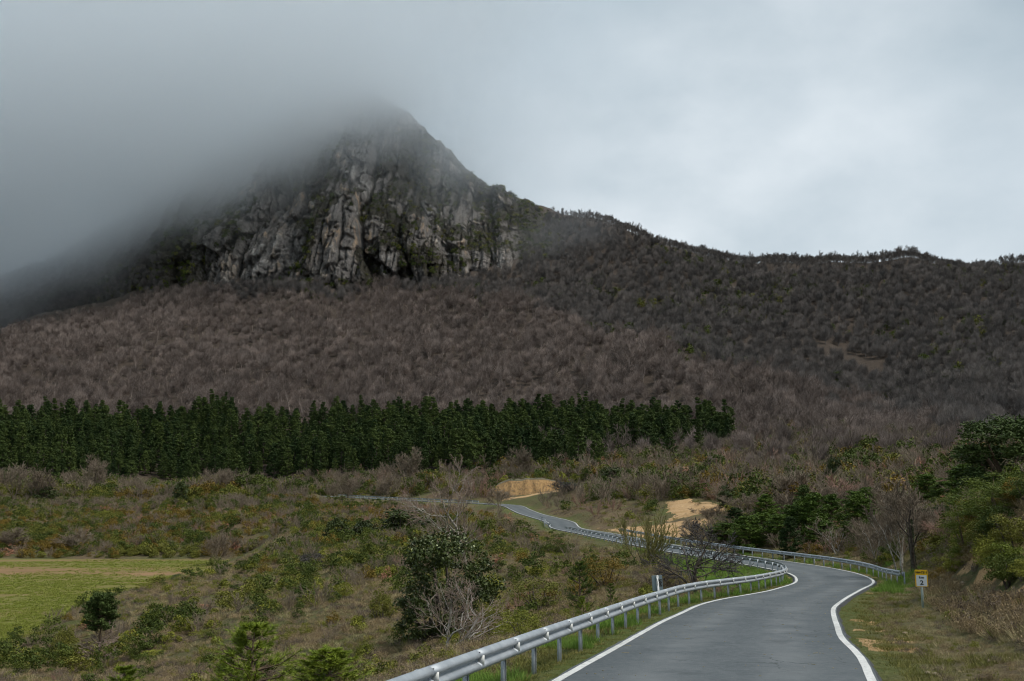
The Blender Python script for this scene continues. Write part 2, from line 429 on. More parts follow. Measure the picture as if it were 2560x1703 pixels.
def b_field(N, Lk, b):
    co = N('ShaderNodeTexCoord'); V = co.outputs['Object']
    mpn = N('ShaderNodeMapping'); mpn.inputs['Scale'].default_value = (0.22, 1.0, 1.0); mpn.inputs['Rotation'].default_value = (0, 0, 0.05)
    Lk(V, mpn.inputs[0])
    row = noise_fac(N, Lk, mpn.outputs[0], 0.17, 6, 0.8, 0.36, 0.64)
    fin = noise_fac(N, Lk, mpn.outputs[0], 0.55, 5, 0.8, 0.36, 0.64)
    big = noise_fac(N, Lk, V, 0.05, 3, 0.6, 0.35, 0.65)
    g = mixc(N, Lk, big, (0.12, 0.15, 0.028), (0.17, 0.16, 0.045))
    g = mixc(N, Lk, mul(N, Lk, fin, 0.65), g, (0.21, 0.16, 0.07))
    s = mixc(N, Lk, fin, (0.3, 0.185, 0.1), (0.2, 0.13, 0.065))
    at = N('ShaderNodeAttribute', attribute_name='bare')
    ad = N('ShaderNodeMath', operation='ADD'); Lk(at.outputs['Fac'], ad.inputs[0]); Lk(mul(N, Lk, row, 0.7), ad.inputs[1])
    su = N('ShaderNodeMapRange'); su.inputs['From Min'].default_value = 0.45; su.inputs['From Max'].default_value = 1.0; Lk(ad.outputs[0], su.inputs['Value'])
    Lk(mixc(N, Lk, su.outputs[0], g, s), b.inputs['Base Color'])
    b.inputs['Roughness'].default_value = 0.95; b.inputs['Specular IOR Level'].default_value = 0.1
    bump(N, Lk, b, fin, 1.0, 0.15)
M['field'] = mat('young crop field', b_field)
def b_rock(N, Lk, b):
    co = N('ShaderNodeTexCoord'); V = co.outputs['Object']
    mv = N('ShaderNodeMapping'); mv.inputs['Scale'].default_value = (1, 1, 0.22); Lk(V, mv.inputs[0])
    streak = noise_fac(N, Lk, mv.outputs[0], 0.11, 5, 0.65, 0.46, 0.62)
    warm = noise_fac(N, Lk, mv.outputs[0], 0.035, 3, 0.6, 0.42, 0.58)
    grain = noise_fac(N, Lk, V, 0.3, 6, 0.75, 0.3, 0.7)
    pa = N('ShaderNodeAttribute', attribute_name='pale'); ve = N('ShaderNodeAttribute', attribute_name='scrub')
    c = mixc(N, Lk, grain, (0.14, 0.126, 0.114), (0.32, 0.29, 0.265))
    pc = mixc(N, Lk, warm, (0.58, 0.54, 0.49), (0.62, 0.42, 0.25))
    c = mixc(N, Lk, mul(N, Lk, pa.outputs['Fac'], streak), c, pc)
    veg = mixc(N, Lk, grain, (0.04, 0.04, 0.026), (0.09, 0.076, 0.058))
    ad = N('ShaderNodeMath', operation='ADD'); Lk(ve.outputs['Fac'], ad.inputs[0]); Lk(mul(N, Lk, grain, 0.5), ad.inputs[1])
    vm = N('ShaderNodeMapRange'); vm.inputs['From Min'].default_value = 0.6; vm.inputs['From Max'].default_value = 0.9; Lk(ad.outputs[0], vm.inputs['Value'])
    c = mixc(N, Lk, vm.outputs[0], c, veg)
    Lk(c, b.inputs['Base Color'])
    b.inputs['Roughness'].default_value = 0.95; b.inputs['Specular IOR Level'].default_value = 0.1
    bump(N, Lk, b, grain, 1.0, 2.5)
M['rock'] = mat('limestone cliff', b_rock)

# ------------------------------------------------------------------ the road's course
CEN = [(-4.2, -12, 2.6), (-1.6, -1, 2.6), (0.6, 7, 2.6), (2.2, 13, 2.6),
 (3.5, 17.7, 2.6), (4.6, 21.5, 2.6), (5.6, 25.4, 2.5), (6.7, 29.2, 2.5), (7.9, 33.1, 2.45), (9.1, 36.9, 2.45), (10.6, 40.6, 2.4), (12.3, 44.2, 2.2), (14.0, 47.8, 2.05),
 (15.6, 51.5, 2.05), (17.2, 55.2, 2.1), (18.6, 58.9, 2.2), (19.8, 62.7, 2.3), (20.8, 66.6, 2.35), (21.4, 70.5, 2.4), (21.5, 74.5, 2.5), (21.4, 78.5, 2.6), (21.1, 82.5, 2.6),
 (20.7, 86.5, 2.5), (19.9, 90.4, 2.4), (19.1, 94.3, 2.3), (18.3, 98.3, 2.4), (17.6, 102.2, 2.4), (16.9, 106.1, 2.4), (16.3, 110.1, 2.4), (15.8, 114.0, 2.4), (15.1, 118.0, 2.4),
 (14.5, 122.0, 2.4), (13.9, 125.9, 2.4), (13.2, 129.8, 2.5), (12.6, 133.8, 2.5), (12.0, 137.8, 2.5), (11.3, 141.7, 2.4), (10.3, 145.6, 2.3), (9.3, 149.4, 2.2), (8.5, 153.4, 2.2),
 (8.2, 157.3, 2.3), (8.2, 161.3, 2.3), (8.3, 165.3, 2.3), (8.2, 169.3, 2.3), (7.7, 173.3, 2.3), (7.1, 177.3, 2.3), (6.3, 181.2, 2.2), (5.6, 185.1, 2.2), (4.9, 189.0, 2.1), (4.2, 193.0, 2.1),
 (3.6, 196.9, 2.1), (3.1, 200.9, 2.1), (2.7, 204.9, 2.1), (2.3, 208.9, 2.1), (1.9, 212.9, 2.1), (1.5, 216.8, 2.1), (0.8, 226, 2.2), (-0.6, 234, 2.3), (-4.2, 242, 2.3), (-11, 248.5, 2.3),
 (-20, 254.5, 2.3), (-32, 267, 2.3), (-45, 284, 2.3), (-67, 314, 2.3), (-95, 345, 2.3), (-130, 380, 2.3)]
CEN = np.array(CEN)
def catmull(P, step=0.5):
    P = np.vstack([2 * P[0] - P[1], P, 2 * P[-1] - P[-2]])
    out = []
    for i in range(1, len(P) - 2):
        n = max(2, int(np.linalg.norm(P[i + 1, :2] - P[i, :2]) / 0.25))
        t = np.linspace(0, 1, n, endpoint=False)[:, None]
        p0, p1, p2, p3 = P[i - 1], P[i], P[i + 1], P[i + 2]
        out.append(0.5 * (2 * p1 + (p2 - p0) * t + (2 * p0 - 5 * p1 + 4 * p2 - p3) * t ** 2 + (3 * p1 - p0 - 3 * p2 + p3) * t ** 3))
    A = np.vstack(out + [P[-2:-1]])
    s = np.r_[0, np.cumsum(np.hypot(*np.diff(A[:, :2], axis=0).T))]
    q = np.arange(0, s[-1], step)
    return np.stack([np.interp(q, s, A[:, k]) for k in range(A.shape[1])], 1)
RD = catmull(CEN)
for _ in range(4): RD[1:-1] = 0.25 * RD[:-2] + 0.5 * RD[1:-1] + 0.25 * RD[2:]
_ZY = np.array([-20, 0, 16, 40, 65, 86, 115, 145, 160, 180, 215, 234, 242, 248.5, 254.5, 284, 314, 345, 380])
_ZZ = np.array([-1.2, -2.25, -3.11, -4.4, -5.7, -6.15, -6.3, -6.2, -5.95, -5.4, -4.5, -4.0, -3.85, -3.6, -3.3, -2.55, -2.3, -1.2, 1])
_yy = np.arange(-20, 381, 0.5); _zz = np.interp(_yy, _ZY, _ZZ)
for _ in range(60): _zz[1:-1] = 0.25 * _zz[:-2] + 0.5 * _zz[1:-1] + 0.25 * _zz[2:]
def z_road(y): return np.interp(y, _yy, _zz)
RT = np.gradient(RD[:, :2], axis=0); RT /= np.linalg.norm(RT, axis=1)[:, None]
RN = np.stack([RT[:, 1], -RT[:, 0]], 1)          # to the right of travel
RZ = z_road(RD[:, 1])
def road_z_at(i, off):                            # surface height at sample i, off metres right of the centre
    y = RD[i, 1] + RN[i, 1] * off
    return np.where(RD[i, 1] < 226, z_road(y), RZ[i])
def road_near(x, y):
    """index of the nearest centre sample and signed offset to the right"""
    x = np.asarray(x); y = np.asarray(y)
    bi = np.zeros(len(x), int); 
    for a in range(0, len(x), 20000):
        xs, ys = x[a:a + 20000, None], y[a:a + 20000, None]
        d = (xs - RD[None, ::2, 0]) ** 2 + (ys - RD[None, ::2, 1]) ** 2
        bi[a:a + 20000] = d.argmin(1) * 2
    off = (x - RD[bi, 0]) * RN[bi, 0] + (y - RD[bi, 1]) * RN[bi, 1]
    dist = np.hypot(x - RD[bi, 0], y - RD[bi, 1])
    return bi, np.where(off >= 0, dist, -dist)

# ------------------------------------------------------------------ terrain: heights between surveyed points
CP = [  # column, row and forward distance of points on the ground
 (1100,1690,26),(1000,1690,33),(700,1690,42),(400,1690,49),(100,1690,56),(-200,1690,62),(850,1600,48),(1000,1560,50),(1120,1600,43),(1250,1560,44),(1450,1570,37),
 (640,1600,54),(450,1620,58),(270,1665,62),(60,1610,74),(170,1545,82),(345,1490,92),(246,1512,86),(500,1442,120),(0,1640,72),(-150,1610,80),
 (600,1500,78),(450,1500,82),(750,1500,70),(900,1470,75),(1000,1450,78),(1150,1430,82),(1300,1470,66),(1400,1430,78),(1500,1440,66),(1350,1395,100),(1600,1440,60),(1700,1465,50),
 (620,1432,120),(700,1400,115),(900,1400,100),(800,1380,135),(1000,1350,150),(1150,1330,150),(1250,1340,140),(1300,1325,155),
 (600,1420,150),(300,1396,193),(0,1388,195),(-300,1390,195),(500,1362,200),(700,1345,180),(900,1300,210),(1100,1285,215),(1200,1275,225),(700,1280,240),(400,1290,250),(100,1290,262),(-200,1290,262),(300,1340,222),(50,1345,225),
 (100,1215,325),(600,1205,328),(-200,1215,330),(1000,1205,318),(800,1225,300),(1300,1190,290),(1150,1225,262),(1450,1180,285),(1650,1150,290),(1800,1140,285),
 (1500,1240,215),(1450,1270,190),(1600,1260,175),(1700,1240,180),(1750,1200,215),(1600,1310,150),(1720,1310,135),(1850,1330,110),(1950,1340,105),(1900,1200,220),(2000,1240,170),(2150,1200,175),(2300,1190,180),
 (2100,1350,95),(2250,1380,78),(2200,1300,120),(1950,1130,290),(2200,1120,260),(2400,1170,200),
 (2305,1494,34.2),(2370,1480,34),(2230,1500,37),(2260,1540,29),(2400,1560,27),(2560,1690,17.5),(2400,1650,20.5),(2560,1588,21.5),(2560,1472,27),(2760,1560,22),(2480,1428,31.5),(2560,1335,31),(2450,1322,40),(2400,1388,41),(2350,1440,46),(2560,1230,38),(2760,1210,36),(2700,1320,29),
 (2560,1195,62),(2420,1290,62),(2300,1395,62),(2700,1170,65),(2560,1150,110),(2400,1210,115),(2280,1290,100),(2650,1120,150),
 (0,1060,470),(600,1048,480),(1100,1050,465),(1400,1050,450),(1600,1065,420),(1800,1090,370),(2000,1070,370),(2200,1080,350),(2450,1100,320),(2700,1100,320),(-300,1060,470),
 (0,950,600),(-300,950,600),(600,910,620),(1000,900,600),(1300,900,560),(1500,920,520),(1600,852,570),(1600,848,610),(1600,780,720),(1750,900,515),(1900,955,470),(1900,950,510),(1900,860,640),(2200,1060,385),(2200,1052,430),(2200,950,560),(2450,1010,430),(2450,900,560),(2700,1000,430),
 (1300,770,740),(1300,765,780),(1000,770,780),(600,770,800),(250,800,800),(0,835,830),(-300,880,830),(2200,800,700),(2500,780,700),(1900,760,740),(2750,780,700),
 (900,695,890),(600,690,890),(350,715,900),(100,775,900),(1150,680,890),(1300,655,880),(1400,600,930),(1350,523,1010),(1500,558,960),(1600,586,930),(1700,617,905),(1800,643,890),(1950,658,880),(2100,658,880),(2300,650,880),(2560,656,890),(2750,656,890),
 (1600,680,820),(1900,690,830),(2200,700,820),(2550,700,820),
 (0,800,1000),(-300,840,1000),(400,720,1100),(900,700,1200),(1350,640,1200),(1700,700,1050),(2000,730,1050),(2400,730,1050),(2750,740,1050),
 (0,1000,1700),(900,950,1700),(1800,970,1700),(2750,980,1700),(-300,1000,1700),(0,1150,4500),(1300,1150,4500),(2700,1150,4500),
]
CP = np.array(CP, float)
_rs = []
for _i in range(20, len(RD), 14):                 # the road itself is part of the survey
    _x, _y, _z = RD[_i, 0], RD[_i, 1], RZ[_i]
    if _y > 15: _rs.append((CX + F * _x / _y, _z / _y - 0.35 / _y, math.log(_y)))
_rs = np.array(_rs)
KX, KY = 1 / 520.0, 1.35
_A = np.stack([CP[:, 0] * KX, np.log(CP[:, 2]) * KY], 1)
_S = slope_at(CP[:, 1])
_A = np.vstack([_A, np.stack([_rs[:, 0] * KX, _rs[:, 2] * KY], 1)]); _S = np.r_[_S, _rs[:, 1]]
def _tps(r2): return 0.5 * r2 * np.log(r2 + 1e-12)
_n = len(_A)
_K = _tps(((_A[:, None] - _A[None]) ** 2).sum(2)) + np.eye(_n) * 0.0015
_P = np.c_[np.ones(_n), _A]
_sol = np.linalg.solve(np.block([[_K, _P], [_P.T, np.zeros((3, 3))]]), np.r_[_S, 0, 0, 0])
FIELD_POLY = np.array([(-41, 80), (-43, 100), (-45, 125), (-47, 150), (-50, 170), (-54, 190.5), (-150, 197), (-150, 74)])
def poly_sd(x, y, P):
    """signed distance to a polygon, negative inside"""
    d = np.full(len(x), 1e9); ins = np.zeros(len(x), bool)
    for i in range(len(P)):
        a, b = P[i], P[(i + 1) % len(P)]
        e = b - a; w0, w1 = x - a[0], y - a[1]
        t = np.clip((w0 * e[0] + w1 * e[1]) / (e @ e), 0, 1)
        d = np.minimum(d, np.hypot(w0 - e[0] * t, w1 - e[1] * t))
        c = ((a[1] <= y) & (y < b[1])) | ((b[1] <= y) & (y < a[1]))
        xi = a[0] + (y - a[1]) / (b[1] - a[1] + 1e-12) * e[0]
        ins ^= c & (x < xi)
    return np.where(ins, -d, d)
def terrain(x, y, detail=True, full=False):
    x = np.asarray(x, float).ravel(); y = np.asarray(y, float).ravel()
    r = np.hypot(x, y); th = np.arctan2(x, y)
    tcl = np.clip(th, math.radians(-33), math.radians(33))
    yy = np.maximum(r * np.cos(tcl), 14.0)
    pxx = CX + F * np.tan(tcl)
    q = np.stack([pxx * KX, np.log(np.minimum(yy, 4500)) * KY], 1)
    s = np.empty(len(x))
    for a in range(0, len(x), 30000):
        d2 = ((q[a:a + 30000, None] - _A[None]) ** 2).sum(2)
        s[a:a + 30000] = _tps(d2) @ _sol[:_n] + _sol[_n] + q[a:a + 30000] @ _sol[_n + 1:]
    z = yy * s
    back = sstep(math.radians(33), math.radians(75), np.abs(th))
    z = z * (1 - back) + np.clip(z, -14, 6) * back
    nearw = sstep(11, 19, r)
    z = z * nearw + (-2.6 - 0.0538 * y + 0.04 * x) * (1 - nearw)
    if detail:
        amp = np.clip(r / 900, 0, 1)
        z = z + (fbm(x / 7, y / 7, 0, 4, 3) - 0.5) * (0.9 + 2.0 * amp) + (fbm(x / 1.1, y / 1.1, 0, 3, 8) - 0.5) * 0.28 * sstep(400, 60, r)
        z = z + (fbm(x / 60, y / 60, 0, 3, 5) - 0.5) * 12 * sstep(380, 700, r)
    fd = poly_sd(x, y, FIELD_POLY)
    w = sstep(np.where(y > 120, 12.0, 7.0), -1, fd)
    z = z * (1 - w) + (-13.5 + (y - 130) * 0.002) * w
    m = r < 420
    e = np.full(len(x), 1e3); side = np.ones(len(x))
    if m.any():
        bi, off = road_near(x[m], y[m])
        hw = RD[bi, 2] + 0.14
        em = np.abs(off) - hw
        zr = road_z_at(bi, np.clip(off, -hw - 2, hw + 2))
        wl_ = np.where(off > 0, 6.0, 5.0)
        w = 1 - sstep(np.where(off > 0, 0.5, 1.5), np.where(off > 0, 3.6, 6.5), em)
        verge = zr - 0.07 - 0.04 * np.clip(em, 0, 3) + (fbm(x[m] / 0.8, y[m] / 0.8, 0, 3, 21) - 0.5) * 0.1 * sstep(0.0, 0.8, em)
        verge = np.where((off > 0) & (em > 0.1), verge + 0.02, verge)
        verge = np.where(em < 0, zr - 0.07 - 0.12 * sstep(0, -0.35, em), verge)
        zm = z[m] * (1 - w) + verge * w
        z[m] = zm; e[m] = em; side[m] = np.sign(off)
    if full: return z, e, side, fd
    return z
def tz(x, y): return float(terrain([x], [y])[0])

# ground sheet: rings round the camera, finer towards the view
rings = np.concatenate([[0.0], np.geomspace(2.0, 12, 14)[:-1], np.geomspace(12, 60, 150)[:-1], np.geomspace(60, 420, 230)[:-1], np.geomspace(420, 1150, 130)[:-1], np.geomspace(1150, 9000, 40)])
fine_a = np.radians(np.linspace(-31, 31, 430))
angs = np.concatenate([np.radians(np.linspace(-180, -31, 60))[:-1], fine_a, np.radians(np.linspace(31, 180, 60))[1:-1]])
NA, NR = len(angs), len(rings)
gx = (rings[1:, None] * np.sin(angs)[None]).ravel(); gy = (rings[1:, None] * np.cos(angs)[None]).ravel()
gz, ge, gs, gfd = terrain(gx, gy, True, True)
GV = np.vstack([[0, 0, float(terrain([0.], [0.1])[0])], np.stack([gx, gy, gz], 1)])
ii = (np.arange(NR - 2)[:, None] * NA + np.arange(NA)[None]) + 1
jj = (np.arange(NR - 2)[:, None] * NA + (np.arange(NA)[None] + 1) % NA) + 1
GF4 = np.stack([ii, jj, jj + NA, ii + NA], 2).reshape(-1, 4)
GF3 = np.stack([np.zeros(NA, int), (np.arange(NA) + 1) % NA + 1, np.arange(NA) + 1], 1)
gpx, gpy = to_px(gx, np.maximum(gy, 1), gz)
gr = np.hypot(gx, gy)
nA, nB = fbm(gx / 3, gy / 3, 0, 3, 31), fbm(gx / 1.3, gy / 1.3, 0, 3, 33)
mg = np.zeros(len(gx))
mg = np.maximum(mg, np.where(gs < 0, sstep(2.6, 0.3, ge + (nA - 0.5) * 2), 0) * sstep(0.3, 0.6, nA + 0.12))
mg = np.maximum(mg, np.where(gs > 0, sstep(2.2, 0.1, ge + (nA - 0.5) * 2), 0) * 0.8)
LOOP = np.array([(10.5, 52), (15, 57), (18.5, 70), (18, 86), (14, 92), (12.5, 80), (11, 64)])
mg = np.maximum(mg, sstep(1.0, -1.5, poly_sd(gx, gy, LOOP)))
mg = np.maximum(mg, np.where((ge > 30) | (ge > 4), sstep(0.62, 0.74, nA) * 0.6 * (gr < 180), 0))
ms = np.where((gs > 0) & (ge > 0.2) & (gr > 24) & (gr < 36), sstep(2.4, 0.6, ge) * sstep(0.56, 0.66, nB), 0)
ms = np.maximum(ms, np.where((ge > 0.05) & (ge < 0.5) & (gr > 50), 0.5 * sstep(0.4, 0.6, nB), 0))
bankm = (gpx > 2350) & (gpy > 1330) & (gpy < 1540) & (gr < 60)
ms = np.maximum(ms, np.where(bankm, 0.85 * sstep(0.5, 0.62, fbm(gx / 1.4, gy / 1.4, gz / 1.4, 4, 44)), 0))
ms = np.maximum(ms, np.where((gr > 24) & (gr < 170), 0.7 * sstep(0.8, 0.86, nA), 0))
mf = sstep(1222, 1180, gpy) * (gr > 250)
pad = lambda a: np.r_[0, a]
g_me = mk_mesh('ground', GV, GF3, GF4, [M['ground']], None, True, {'m_grass': pad(mg), 'm_sand': pad(ms), 'm_forest': pad(mf)})
tag(obj('ground', g_me), kind='structure')

# road: asphalt slab with dark edges, then painted edge lines 4 mm above it
def ribbon(offs_l, offs_r, zoff, i0=0, i1=None, cols=2):
    i1 = len(RD) if i1 is None else i1
    I = np.arange(i0, i1)
    t = np.linspace(0, 1, cols)
    V = []
    for k in range(cols):
        off = offs_l[I] * (1 - t[k]) + offs_r[I] * t[k]
        V.append(np.stack([RD[I, 0] + RN[I, 0] * off, RD[I, 1] + RN[I, 1] * off, road_z_at(I, off) + zoff], 1))
    V = np.stack(V, 1)
    n = len(I)
    a = (np.arange(n - 1)[:, None] * cols + np.arange(cols - 1)[None])
    return V.reshape(-1, 3), np.stack([a, a + 1, a + 1 + cols, a + cols], 2).reshape(-1, 4)
HW = RD[:, 2]
wob = (vnoise(np.arange(len(RD)) * 0.7, 0.5, 0, 3) - 0.5) * 0.09
V, Fq = ribbon(-HW - 0.07 + wob, HW + 0.05 + wob, 0.0, cols=13)
tt = np.tile(np.linspace(-1, 1, 13), len(RD))
wear = np.exp(-((np.abs(tt) - 0.42) / 0.2) ** 2)
road = tag(obj('road', mk_mesh('road', V, None, Fq, [M['asphalt']], None, True, {'wear': wear})), kind='structure')
for sgn in (-1, 1):
    off = (HW + 0.05 + wob) if sgn > 0 else (-HW - 0.07 + wob)
    Va, Fa = ribbon(off, off + sgn * (0.17 + wob * sgn), 0.0)
    Va = Va.reshape(-1, 2, 3); Va[:, 0, 2] -= 0.001; Va[:, 1, 2] -= 0.15
    obj('asphalt_edge', mk_mesh('asphalt_edge', Va.reshape(-1, 3), None, Fa, [M['tar']]), road)
    jit = -wob * 0 + (vnoise(np.arange(len(RD)) * 1.3, 0.5 + sgn, 0, 9) - 0.5) * 0.012
    Vl, Fl = ribbon(sgn * (HW - 0.15) + jit, sgn * HW + jit * 1.3, 0.005, 0, len(RD) - 2)
    obj('edge_line', mk_mesh('edge_line', Vl, None, Fl, [M['line']]), road)

# sheets draped over the ground: crop field and sandy tracks
def drape(name, poly, res, lift, m, edge=0.8, attr=None):
    x0, y0 = poly.min(0); x1, y1 = poly.max(0)
    xs, ys = np.arange(x0, x1 + res, res), np.arange(y0, y1 + res, res)
    X, Y = np.meshgrid(xs, ys); x, y = X.ravel(), Y.ravel()
    sd = poly_sd(x, y, poly) + (fbm(x / 3, y / 3, 0, 3, 61) - 0.5) * 2 * edge
    z, e, s_, _ = terrain(x, y, True, True)
    zz = z + lift - sstep(-edge * 0.5, edge, sd) * (lift + 0.25)
    n, mm = len(xs), len(ys)
    a = (np.arange(mm - 1)[:, None] * n + np.arange(n - 1)[None]).ravel()
    Fq = np.stack([a, a + 1, a + 1 + n, a + n], 1)
    keep = (sd[Fq].min(1) < edge) & (e[Fq].min(1) > 0.02)
    Fq = Fq[keep]
    used = np.unique(Fq); mp_ = np.full(len(x), -1); mp_[used] = np.arange(len(used))
    return tag(obj(name, mk_mesh(name, np.stack([x, y, zz], 1)[used], None, mp_[Fq], [m], None, True, {'bare': attr(x, y)[used]} if attr else None)), kind='structure')
def bare_earth(x, y):
    r_ = 0
    for cx_, cy_, wx, wy, k in ((-86, 166, 22, 9, 0.75), (-57, 160, 7, 9, 0.5), (-100, 118, 30, 5, 0.3), (-60, 112, 12, 4, 0.25), (-75, 189, 40, 4, 0.3)): r_ = r_ + k * np.exp(-((x - cx_) / wx) ** 2 - ((y - cy_) / wy) ** 2)
    return r_
drape('field', np.array([(-40, 79), (-42, 100), (-44, 125), (-46, 150), (-49, 170), (-53, 191), (-149, 198), (-149, 75)]), 1.0, 0.07, M['field'], 1.2, bare_earth)
drape('dirt_track', np.array([(15.2, 141), (18.5, 124), (22, 122), (27, 130), (27.5, 139), (22, 143), (17, 148), (13.6, 151)]), 0.4, 0.06, M['sand'], 0.7)
drape('dirt_track', np.array([(22, 146), (30, 143), (34, 156), (31, 172), (26, 172), (25, 158)]), 0.5, 0.06, M['sand'], 1.6)
drape('dirt_track', np.array([(0.5, 246), (13, 245), (16, 248.5), (15, 251.5), (4, 251.5), (-4, 250)]), 0.5, 0.08, M['sand'], 0.7)
# ------------------------------------------------------------------ the mountain: limestone face, ledges, crest and back
SKY_L = np.array([(-400,760),(-200,735),(0,700),(150,640),(250,580),(350,520),(450,440),(560,365),(650,312),(740,272),(800,252),(870,238),(930,236),(960,244),(985,264),(1040,298),(1080,345),(1130,378),(1165,425),(1205,455),(1222,468),(1250,468),(1290,488),(1330,508),(1380,535),(1430,575),(1500,640)], float)
BASE_L = np.array([(-400,820),(0,800),(200,770),(350,725),(600,715),(900,722),(1100,720),(1250,700),(1340,670),(1430,640),(1500,660)], float)
DC_L = np.array([(-400,1000),(0,1010),(400,1060),(700,1110),(920,1130),(1100,1080),(1250,1040),(1340,1012),(1430,985),(1500,960)], float)
mc = np.arange(-400, 1500.1, 2.1); mrows = 250
vv = np.linspace(0, 1, mrows) ** 0.95
skl = np.interp(mc, *SKY_L.T); bsl = np.interp(mc, *BASE_L.T) + 35; dcr = np.interp(mc, *DC_L.T)
jag = (fbm(mc / 26, 0.3, 0, 4, 71, 0.6) - 0.5) * 26 * sstep(300, 500, mc)
skl = skl + jag
PY = bsl[None] + (skl - bsl)[None] * vv[:, None]
g = 0.25 * sstep(0.0, 0.62, vv) + 0.75 * np.clip((vv - 0.38) / 0.62, 0, 1) ** 1.25
DB = 868 + 18 * np.sin(mc / 190.0)
D0 = DB[None] + (dcr - DB)[None] * g[:, None]
PXm = np.broadcast_to(mc[None], PY.shape)
Zm = D0 * slope_at(PY); Xm = D0 * side_at(PXm, PY)
rockw = sstep(230, 480, PXm) * sstep(1400, 1160, PXm)
def _h1(a_, b_, seed): return _hash(np.floor(a_), np.floor(b_), np.zeros_like(a_), seed)
def columns(width, tall, amp, seed, wob_):
    """upright slabs split by cracks, each with its own depth and its own broken tops"""
    s_ = Xm + (fbm(Xm / (2.5 * width), Zm / (3.5 * width), 0, 3, seed) - 0.5) * width * wob_
    q_ = s_ / width + 0.6 * (vnoise(s_ / width * 0.37, 0.5, 0, seed + 1) - 0.5)
    c_ = np.floor(q_); f_ = q_ - c_
    zz_ = Zm / tall + _h1(c_, c_ * 0, seed + 2) * 9.0 + (f_ - 0.5) * 0.5 * (_h1(c_, c_ * 0, seed + 6) - 0.5) - 0.35 * np.abs(f_ - 0.5)
    k_ = np.floor(zz_); g_ = zz_ - k_
    o_ = (_h1(c_, c_ * 0, seed + 3) - 0.5) * amp + (_h1(c_, k_, seed + 4) - 0.5) * amp * 0.9
    edge = np.minimum(f_, 1 - f_) * width
    o_ = o_ + amp * 0.3 * np.minimum(edge / (0.25 * width), 1) - amp * 0.3 * np.exp(-(edge / (0.07 * width)) ** 2)
    o_ = o_ - amp * 0.55 * sstep(0.6, 1.0, g_) * _h1(c_, k_, seed + 5) + amp * 0.3 * (f_ - 0.5) * (_h1(c_, k_, seed + 7) - 0.5) * 3
    return o_
sw = Xm + (fbm(Xm / 30, Zm / 40, 0, 3, 73) - 0.5) * 26
relief = columns(44, 120, 20, 910, 2.2) + columns(19, 46, 9, 920, 1.9) + columns(8, 22, 5.5, 930, 1.6) + columns(3.4, 12, 2.8, 940, 1.4) + (ridged(Xm / 60, Zm / 170, 0, 2, 77) - 0.6) * 26 + (ridged(sw / 12, Zm / 46, 0, 4, 79) - 0.55) * 12 + (ridged(Xm / 4, Zm / 5, 0, 4, 83) - 0.5) * 4.5
Ym = D0 - relief * (0.3 + 0.7 * rockw) * sstep(1.0, 0.93, vv)[:, None]
def smooth2(A, n):
    for _ in range(n):
        A = A.copy(); A[1:-1] = 0.25 * A[:-2] + 0.5 * A[1:-1] + 0.25 * A[2:]; A[:, 1:-1] = 0.25 * A[:, :-2] + 0.5 * A[:, 1:-1] + 0.25 * A[:, 2:]
    return A
Ys = smooth2(Ym, 9)
dy_dz = np.gradient(Ys, axis=0) / (np.gradient(Zm, axis=0) + 1e-6)         # how far the face lies back
hollow = smooth2(Ym, 40) - Ym                                             # negative in gullies
nvg = fbm(Xm / 26, Zm / 34, 0, 4, 87)
scrub = np.clip(sstep(0.7, 1.6, dy_dz) * 0.8 + sstep(-1.0, -7.0, hollow) * 0.65 + (nvg - 0.47) * 2.6 + 0.4 * sstep(0.5, 0.8, vv)[:, None], 0, 1)
scrub = np.maximum(scrub, sstep(640, 440, PXm) * 0.75 * (vv[:, None] < 0.9)); scrub = np.maximum(scrub, sstep(1230, 1350, PXm) * 0.85); scrub = np.maximum(scrub, sstep(0.13, 0.05, vv)[:, None] * 0.9)
pale = sstep(-1.0, 3.5, hollow) * sstep(0.42, 0.56, fbm(Xm / 11, Zm / 42, 0, 3, 89)) * (1 - scrub)
rowsB = []
for dd, fz in ((12, 0.985), (45, 0.95), (120, 0.85), (260, 0.6), (520, 0.3)):
    rowsB.append(np.stack([Xm[-1] * (1 + dd / 2500), Ym[-1] + dd, Zm[-1] * fz - dd * 0.05], 1))
MV = np.concatenate([np.stack([Xm, Ym, Zm], 2), np.stack(rowsB)], 0)
mr_, mcn = MV.shape[:2]
a = (np.arange(mr_ - 1)[:, None] * mcn + np.arange(mcn - 1)[None])
m_me = mk_mesh('mountain', MV.reshape(-1, 3), None, np.stack([a, a + 1, a + 1 + mcn, a + mcn], 2).reshape(-1, 4), [M['rock']], None, True, {'scrub': np.r_[scrub.ravel(), np.ones(5 * mcn)], 'pale': np.r_[pale.ravel(), np.zeros(5 * mcn)]})
tag(obj('mountain', m_me), kind='structure')
# flat lying spots on it, for scrub
e1 = MV[1:-6, 1:] - MV[1:-6, :-1]; e2 = MV[2:-5, :-1] - MV[1:-6, :-1]
mn = np.cross(e1, e2); mn /= np.linalg.norm(mn, axis=2)[..., None]; mn *= np.sign(-mn[..., 1:2])
MTN_P, MTN_N = MV[1:-6, :-1].reshape(-1, 3), mn.reshape(-1, 3)
MTN_S = scrub[1:-1][:mn.shape[0], :-1].ravel()
MTN_PX = np.broadcast_to(mc[None, :-1], mn.shape[:2]).ravel()
MTN_V = np.broadcast_to(vv[1:-1][:, None], (len(vv) - 2, mcn))[:mn.shape[0], :-1].ravel()

